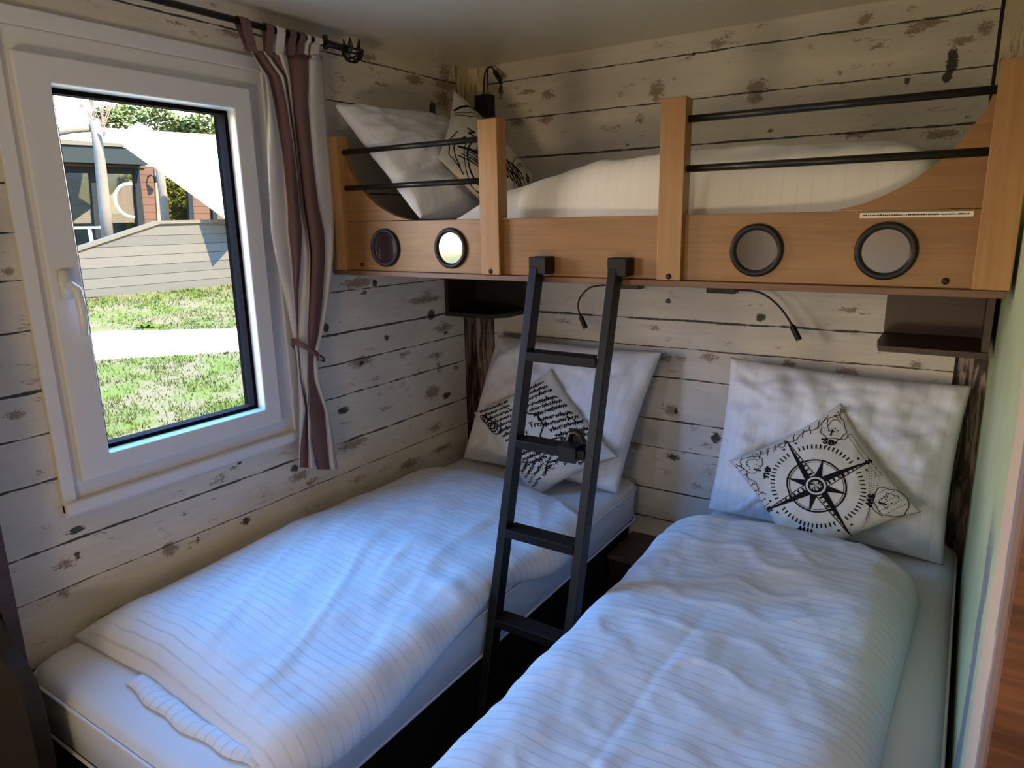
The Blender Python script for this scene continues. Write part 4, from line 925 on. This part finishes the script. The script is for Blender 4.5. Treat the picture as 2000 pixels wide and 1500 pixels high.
def quad(name, mat, px4, X, dx, parent=cb, bevel=0): return MB().prism([P3(p, X) for p in px4], (dx, 0, 0)).obj(name, mat, parent, bevel=bevel)
quad('siding_wall', 'siding', [(270, 322), (320, 328), (330, 500), (285, 500)], CX, -.25)
quad('corner_board', 'brown_wood', [(302, 330), (316, 332), (327, 500), (312, 500)], CX + .04, -.04)
quad('awning', 'teal', [(60, 280), (245, 288), (292, 322), (60, 314)], CX + .5, -.8)
quad('roof_edge', 'cap', [(60, 268), (238, 280), (246, 287), (60, 279)], CX + .55, -.8)
quad('roof', 'canvas', [(60, 262), (236, 268), (240, 280), (60, 270)], CX + .3, -4.0)
quad('lintel', 'orange', [(60, 314), (285, 322), (285, 328), (60, 322)], CX + .06, -.1)
quad('door_header', 'anth', [(60, 322), (272, 328), (273, 340), (60, 335)], CX + .05, -.12)
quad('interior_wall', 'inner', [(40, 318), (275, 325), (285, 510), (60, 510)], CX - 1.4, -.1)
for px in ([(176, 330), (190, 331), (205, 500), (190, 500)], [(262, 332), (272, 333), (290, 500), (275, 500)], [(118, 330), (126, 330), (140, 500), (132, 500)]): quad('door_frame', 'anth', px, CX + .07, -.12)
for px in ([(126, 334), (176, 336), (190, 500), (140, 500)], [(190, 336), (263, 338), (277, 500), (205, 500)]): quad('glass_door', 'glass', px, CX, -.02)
c = P3((256, 391), CX - .5)
MB().lathe([(.40, 0), (.46, 0), (.46, .05), (.40, .05), (.40, 0)], c, (1, 0, 0), 40).obj('round_mirror_frame', 'canvas', cb, smooth=False)
MB().lathe([(.0001, .02), (.40, .02)], c, (1, 0, 0), 40).obj('round_mirror', 'mirror', cb)
lp = P3((289, 345), CX); l_ = thing('wall_lamp', tuple(lp), 'small black wall lamp on the siding of the neighbouring cabin', 'lamp')
MB().tube([lp + Vector((.0, 0, 0)), lp + Vector((.18, 0, .03)), lp + Vector((.24, .02, -.02))], .02, 8).obj('lamp_arm', 'black_metal', l_); MB().tube([lp + Vector((.24, .04, .02)), lp + Vector((.24, .1, -.14))], [.03, .09], 10).obj('lamp_shade', 'anth', l_)
tag(MB().tube([P3((214, 500), -14.5), P3((204, 400), -14.5), P3((194, 300), -14.5), P3((184, 236), -14.5)], [.125, .12, .11, .10], 14).obj('log_post', 'bark', smooth=True), 'thick pale log post rising in front of the glass doors', 'post')
tag(MB().tube([P3((333, 535), -15.0), P3((318, 380), -15.0), P3((308, 300), -15.0)], [.11, .10, .10], 12).obj('log_post', 'bark', smooth=True), 'thinner pale post at the corner of the cabin beside the hedge', 'post')
tag(MB().tube([P3((90, 262), -14.6), P3((140, 252), -14.6), P3((184, 250), -14.6)], [.09, .09, .08], 10).obj('log_beam', 'bark', smooth=True), 'pale horizontal log beam tied to the top of the thick post', 'beam')
# sun sail
A, B, Cc = P3((196, 250), -14.3), P3((640, 276), -12.6), P3((470, 450), -12.2); sl = MB(); n = 14; vs = []; idx = {}
for i in range(n + 1):
    for j in range(n + 1 - i):
        p = A + (B - A) * (i / n) + (Cc - A) * (j / n); k = 1 - i / n - j / n; bow = (i / n) * (j / n) * k * 27; idx[i, j] = len(vs); vs.append(p + Vector((-.35 * bow, 0, .05 * bow)))
fs = []
for i in range(n):
    for j in range(n - i):
        fs.append((idx[i, j], idx[i + 1, j], idx[i, j + 1]))
        if j < n - i - 1: fs.append((idx[i + 1, j], idx[i + 1, j + 1], idx[i, j + 1]))
o = sl.add(vs, fs).obj('shade_sail', 'canvas', recalc=False, smooth=True); tag(o, 'large white triangular shade sail stretched over the neighbouring deck', 'shade sail'); md = o.modifiers.new('s', 'SOLIDIFY'); md.thickness = .01
# hedge, dark post, brown fence
random.seed(5)
def foliage(name, mat, boxfn, n, size, label, cat):
    mb = MB()
    for k in range(n):
        p = boxfn(); a = random.uniform(0, 6.28); b = random.uniform(-1, 1); d = Vector((math.cos(a), math.sin(a), b)).normalized() * size * random.uniform(.6, 1.3); s = d.cross(Vector((random.uniform(-1, 1), random.uniform(-1, 1), 1))).normalized() * size * .45
        mb.add([p - d * .5, p + s * .5, p + d * .5, p - s * .5], [(0, 1, 2, 3)])
    return tag(mb.obj(name, mat, recalc=False), label, cat)
h0, h1 = P3((316, 340), -17.5), P3((385, 470), -17.5)
foliage('hedge', 'leaf', lambda: Vector((random.uniform(-18.0, -17.45), random.uniform(h0.y - 1.0, h1.y + .4), random.uniform(h1.z - .6, h0.z))), 9000, .13, 'yellow green leafy hedge between the cabin and the brown fence', 'hedge')
hg = bpy.data.objects['hedge']; hc = MB().box((-18.05, h0.y - 1.0, h1.z - .9), (-17.6, h1.y + .4, h0.z - .15)).obj('hedge_core', 'leaf', None); hc.parent = hg
fe = thing('brown_fence', tuple(P3((400, 430), -17.0)), 'brown board fence with dark posts right of the hedge, below the sail', 'fence')
MB().prism([P3(p, -17.1) for p in ((370, 372), (560, 372), (560, 520), (370, 520))], (-.06, 0, 0)).obj('fence_panel', 'siding', fe)
for px in (366, 412): MB().prism([P3(p, -17.0) for p in ((px, 360), (px + 9, 360), (px + 19, 520), (px + 10, 520))], (-.1, 0, 0)).obj('fence_post', 'anth', fe)
# trees
def tree_crown(cen, r, n, size, label, mat='leaf2', trunk=None):
    root = thing('tree', (cen.x, cen.y, gz(-30)), label, 'tree'); mb = MB()
    subs = [Vector((random.gauss(0, .5), random.gauss(0, .7), random.gauss(0, .35))) for _ in range(14)]
    for k in range(n):
        s = random.choice(subs); d = Vector((random.gauss(0, 1), random.gauss(0, 1), random.gauss(0, 1))).normalized() * random.random() ** .4 * .42
        p = cen + Vector(((s.x + d.x) * r[0], (s.y + d.y) * r[1], (s.z + d.z) * r[2])); a = random.uniform(0, 6.28); q = Vector((math.cos(a), math.sin(a), random.uniform(-1, 1))).normalized() * size; w = q.cross(Vector((0.3, random.uniform(-1, 1), 1))).normalized() * size * .6
        mb.add([p - q * .5, p + w * .5, p + q * .5, p - w * .5], [(0, 1, 2, 3)])
    mb.obj('crown', mat, root, recalc=False); MB().tube([(cen.x, cen.y, gz(-30)), (cen.x, cen.y + .1, cen.z - r[2] * .3), (cen.x, cen.y, cen.z + r[2] * .3)], [.3, .2, .06], 8).obj('trunk', 'bark', root)
tree_crown(P3((372, 262), -32), (1.9, 2.3, 1.25), 7000, .26, 'light green leafy tree showing above the white sail')
bt = thing('tree', tuple(P3((208, 262), -26)), 'bare twiggy tree behind the top of the log post', 'tree'); mb = MB(); b0 = P3((208, 300), -26)
def twig(p, d, L, r, k):
    q = p + d * L; mb.tube([p, q], [r, r * .6], 5, caps=False)
    if k > 0:
        for _ in range(3): twig(q, (d + Vector((0, random.uniform(-.55, .55), random.uniform(-.15, .35)))).normalized(), L * .68, r * .55, k - 1)
for _ in range(4): twig(b0, Vector((0, random.uniform(-.35, .35), 1)).normalized(), 1.0, .05, 4)
M['twig'] = plain('pale_twigs', srgb(74, 66, 60), .9); mb.obj('branches', 'twig', bt)
# deck furniture
ft_ = thing('deck_table', tuple(P3((160, 500), -15.3)), 'small round pale table standing on the neighbouring deck', 'table'); tcn = P3((160, 447), -15.3)
MB().lathe([(.0001, 0), (.48, 0), (.48, .05), (.0001, .05)], tcn, (0, 0, 1), 24).obj('table_top', 'canvas', ft_)
for a in range(3): MB().tube([tcn + Vector((.3 * math.cos(a * 2.1), .3 * math.sin(a * 2.1), 0)), Vector((tcn.x + .36 * math.cos(a * 2.1), tcn.y + .36 * math.sin(a * 2.1), gz(-15) + .25))], .025, 8).obj('leg', 'canvas', ft_)
b = P3((225, 452), -15.2); so = thing('deck_armchair', tuple(b), 'brown wicker armchair on the deck between log post and glass door', 'armchair')
M['wicker'] = plain('wicker', srgb(44, 38, 30), .9, 0, .2, .2, 40, .3)
zb = gz(-15) + .251
MB().box((b.x - .35, b.y - .3, zb), (b.x + .35, b.y + .35, zb + .42)).obj('seat', 'wicker', so, bevel=.04); MB().box((b.x - .45, b.y - .3, zb + .1), (b.x - .36, b.y + .35, zb + .85)).obj('backrest', 'wicker', so, bevel=.03)
for k in ('lawn', 'blade', 'path', 'deck', 'cap', 'teal', 'orange', 'anth', 'siding', 'inner', 'canvas', 'bark', 'leaf', 'leaf2', 'twig', 'wicker', 'siding_out', 'bounce'):
    b_ = M[k].node_tree.nodes['Principled BSDF']; b_.inputs['Specular IOR Level'].default_value = 0; b_.inputs['Roughness'].default_value = 1
# ================================================================ light
w = bpy.data.worlds.new('world'); sc.world = w; w.use_nodes = True; nt = w.node_tree; bg = nt.nodes['Background']
wtc = nt.nodes.new('ShaderNodeTexCoord'); wsp = nt.nodes.new('ShaderNodeSeparateXYZ'); wmr = nt.nodes.new('ShaderNodeMapRange'); wmr.interpolation_type = 'SMOOTHSTEP'; wmx = nt.nodes.new('ShaderNodeMix'); wmx.data_type = 'RGBA'
nt.links.new(wtc.outputs['Generated'], wsp.inputs[0]); nt.links.new(wsp.outputs[2], wmr.inputs[0]); wmr.inputs[1].default_value = .05; wmr.inputs[2].default_value = .34
nt.links.new(wmr.outputs[0], wmx.inputs[0]); wmx.inputs[6].default_value = (0.95, 0.74, 0.52, 1); wmx.inputs[7].default_value = (0.10, 0.40, 1.05, 1); nt.links.new(wmx.outputs[2], bg.inputs['Color'])   # hazy pale horizon, deep blue above
bg.inputs['Color'].default_value = (0.13, 0.41, 1.0, 1); bg.inputs['Strength'].default_value = SKY = 20.0
def lamp(name, typ, loc, rot, energy, color, **kw):
    d = bpy.data.lights.new(name, typ); d.energy = energy; d.color = color
    for k, v in kw.items(): setattr(d, k, v)
    o = bpy.data.objects.new(name, d); C.objects.link(o); o.location = loc; o.rotation_euler = rot; return o
sv = Vector((.68, .24, .70)).normalized()
s = lamp('sun', 'SUN', (0, 0, 10), (0, 0, 0), 60.0, (1.0, .70, .40), angle=.01); s.rotation_euler = sv.to_track_quat('Z', 'Y').to_euler()
p = lamp('window_portal', 'AREA', (-.16, -1.45, Z(.945)), (0, math.radians(-90), 0), 1, (1, 1, 1), shape='RECTANGLE', size=1.17, size_y=.70)
p.data.cycles.is_portal = True
p = lamp('window_portal', 'AREA', (-.16, -3.85, 1.40), (0, math.radians(-90), 0), 1, (1, 1, 1), shape='RECTANGLE', size=1.10, size_y=1.2)
p.data.cycles.is_portal = True
lamp('warm_fill', 'AREA', (1.3, -3.7, .75), (math.radians(180 - 24), 0, 0), 22, (1.0, .76, .44), shape='DISK', size=.6)  # added warm fill aimed upward from behind the camera, no real fitting
GROUPS = {'mattress': 'mattresses of the three beds', 'pillow': 'white square pillows on the beds', 'cushion': 'printed cream cushions on the pillows', 'duvet': 'white duvets on the beds',
          'reading lamp': 'black gooseneck reading lamps', 'shelf': 'dark shelf boxes under the bunk', 'bed base': 'dark bases of the lower beds', 'post': 'pale posts of the neighbouring deck', 'tree': 'trees behind the neighbouring cabin'}
for o in sc.objects:
    if o.parent is None and o.get('category') in GROUPS: o['group'] = GROUPS[o['category']]
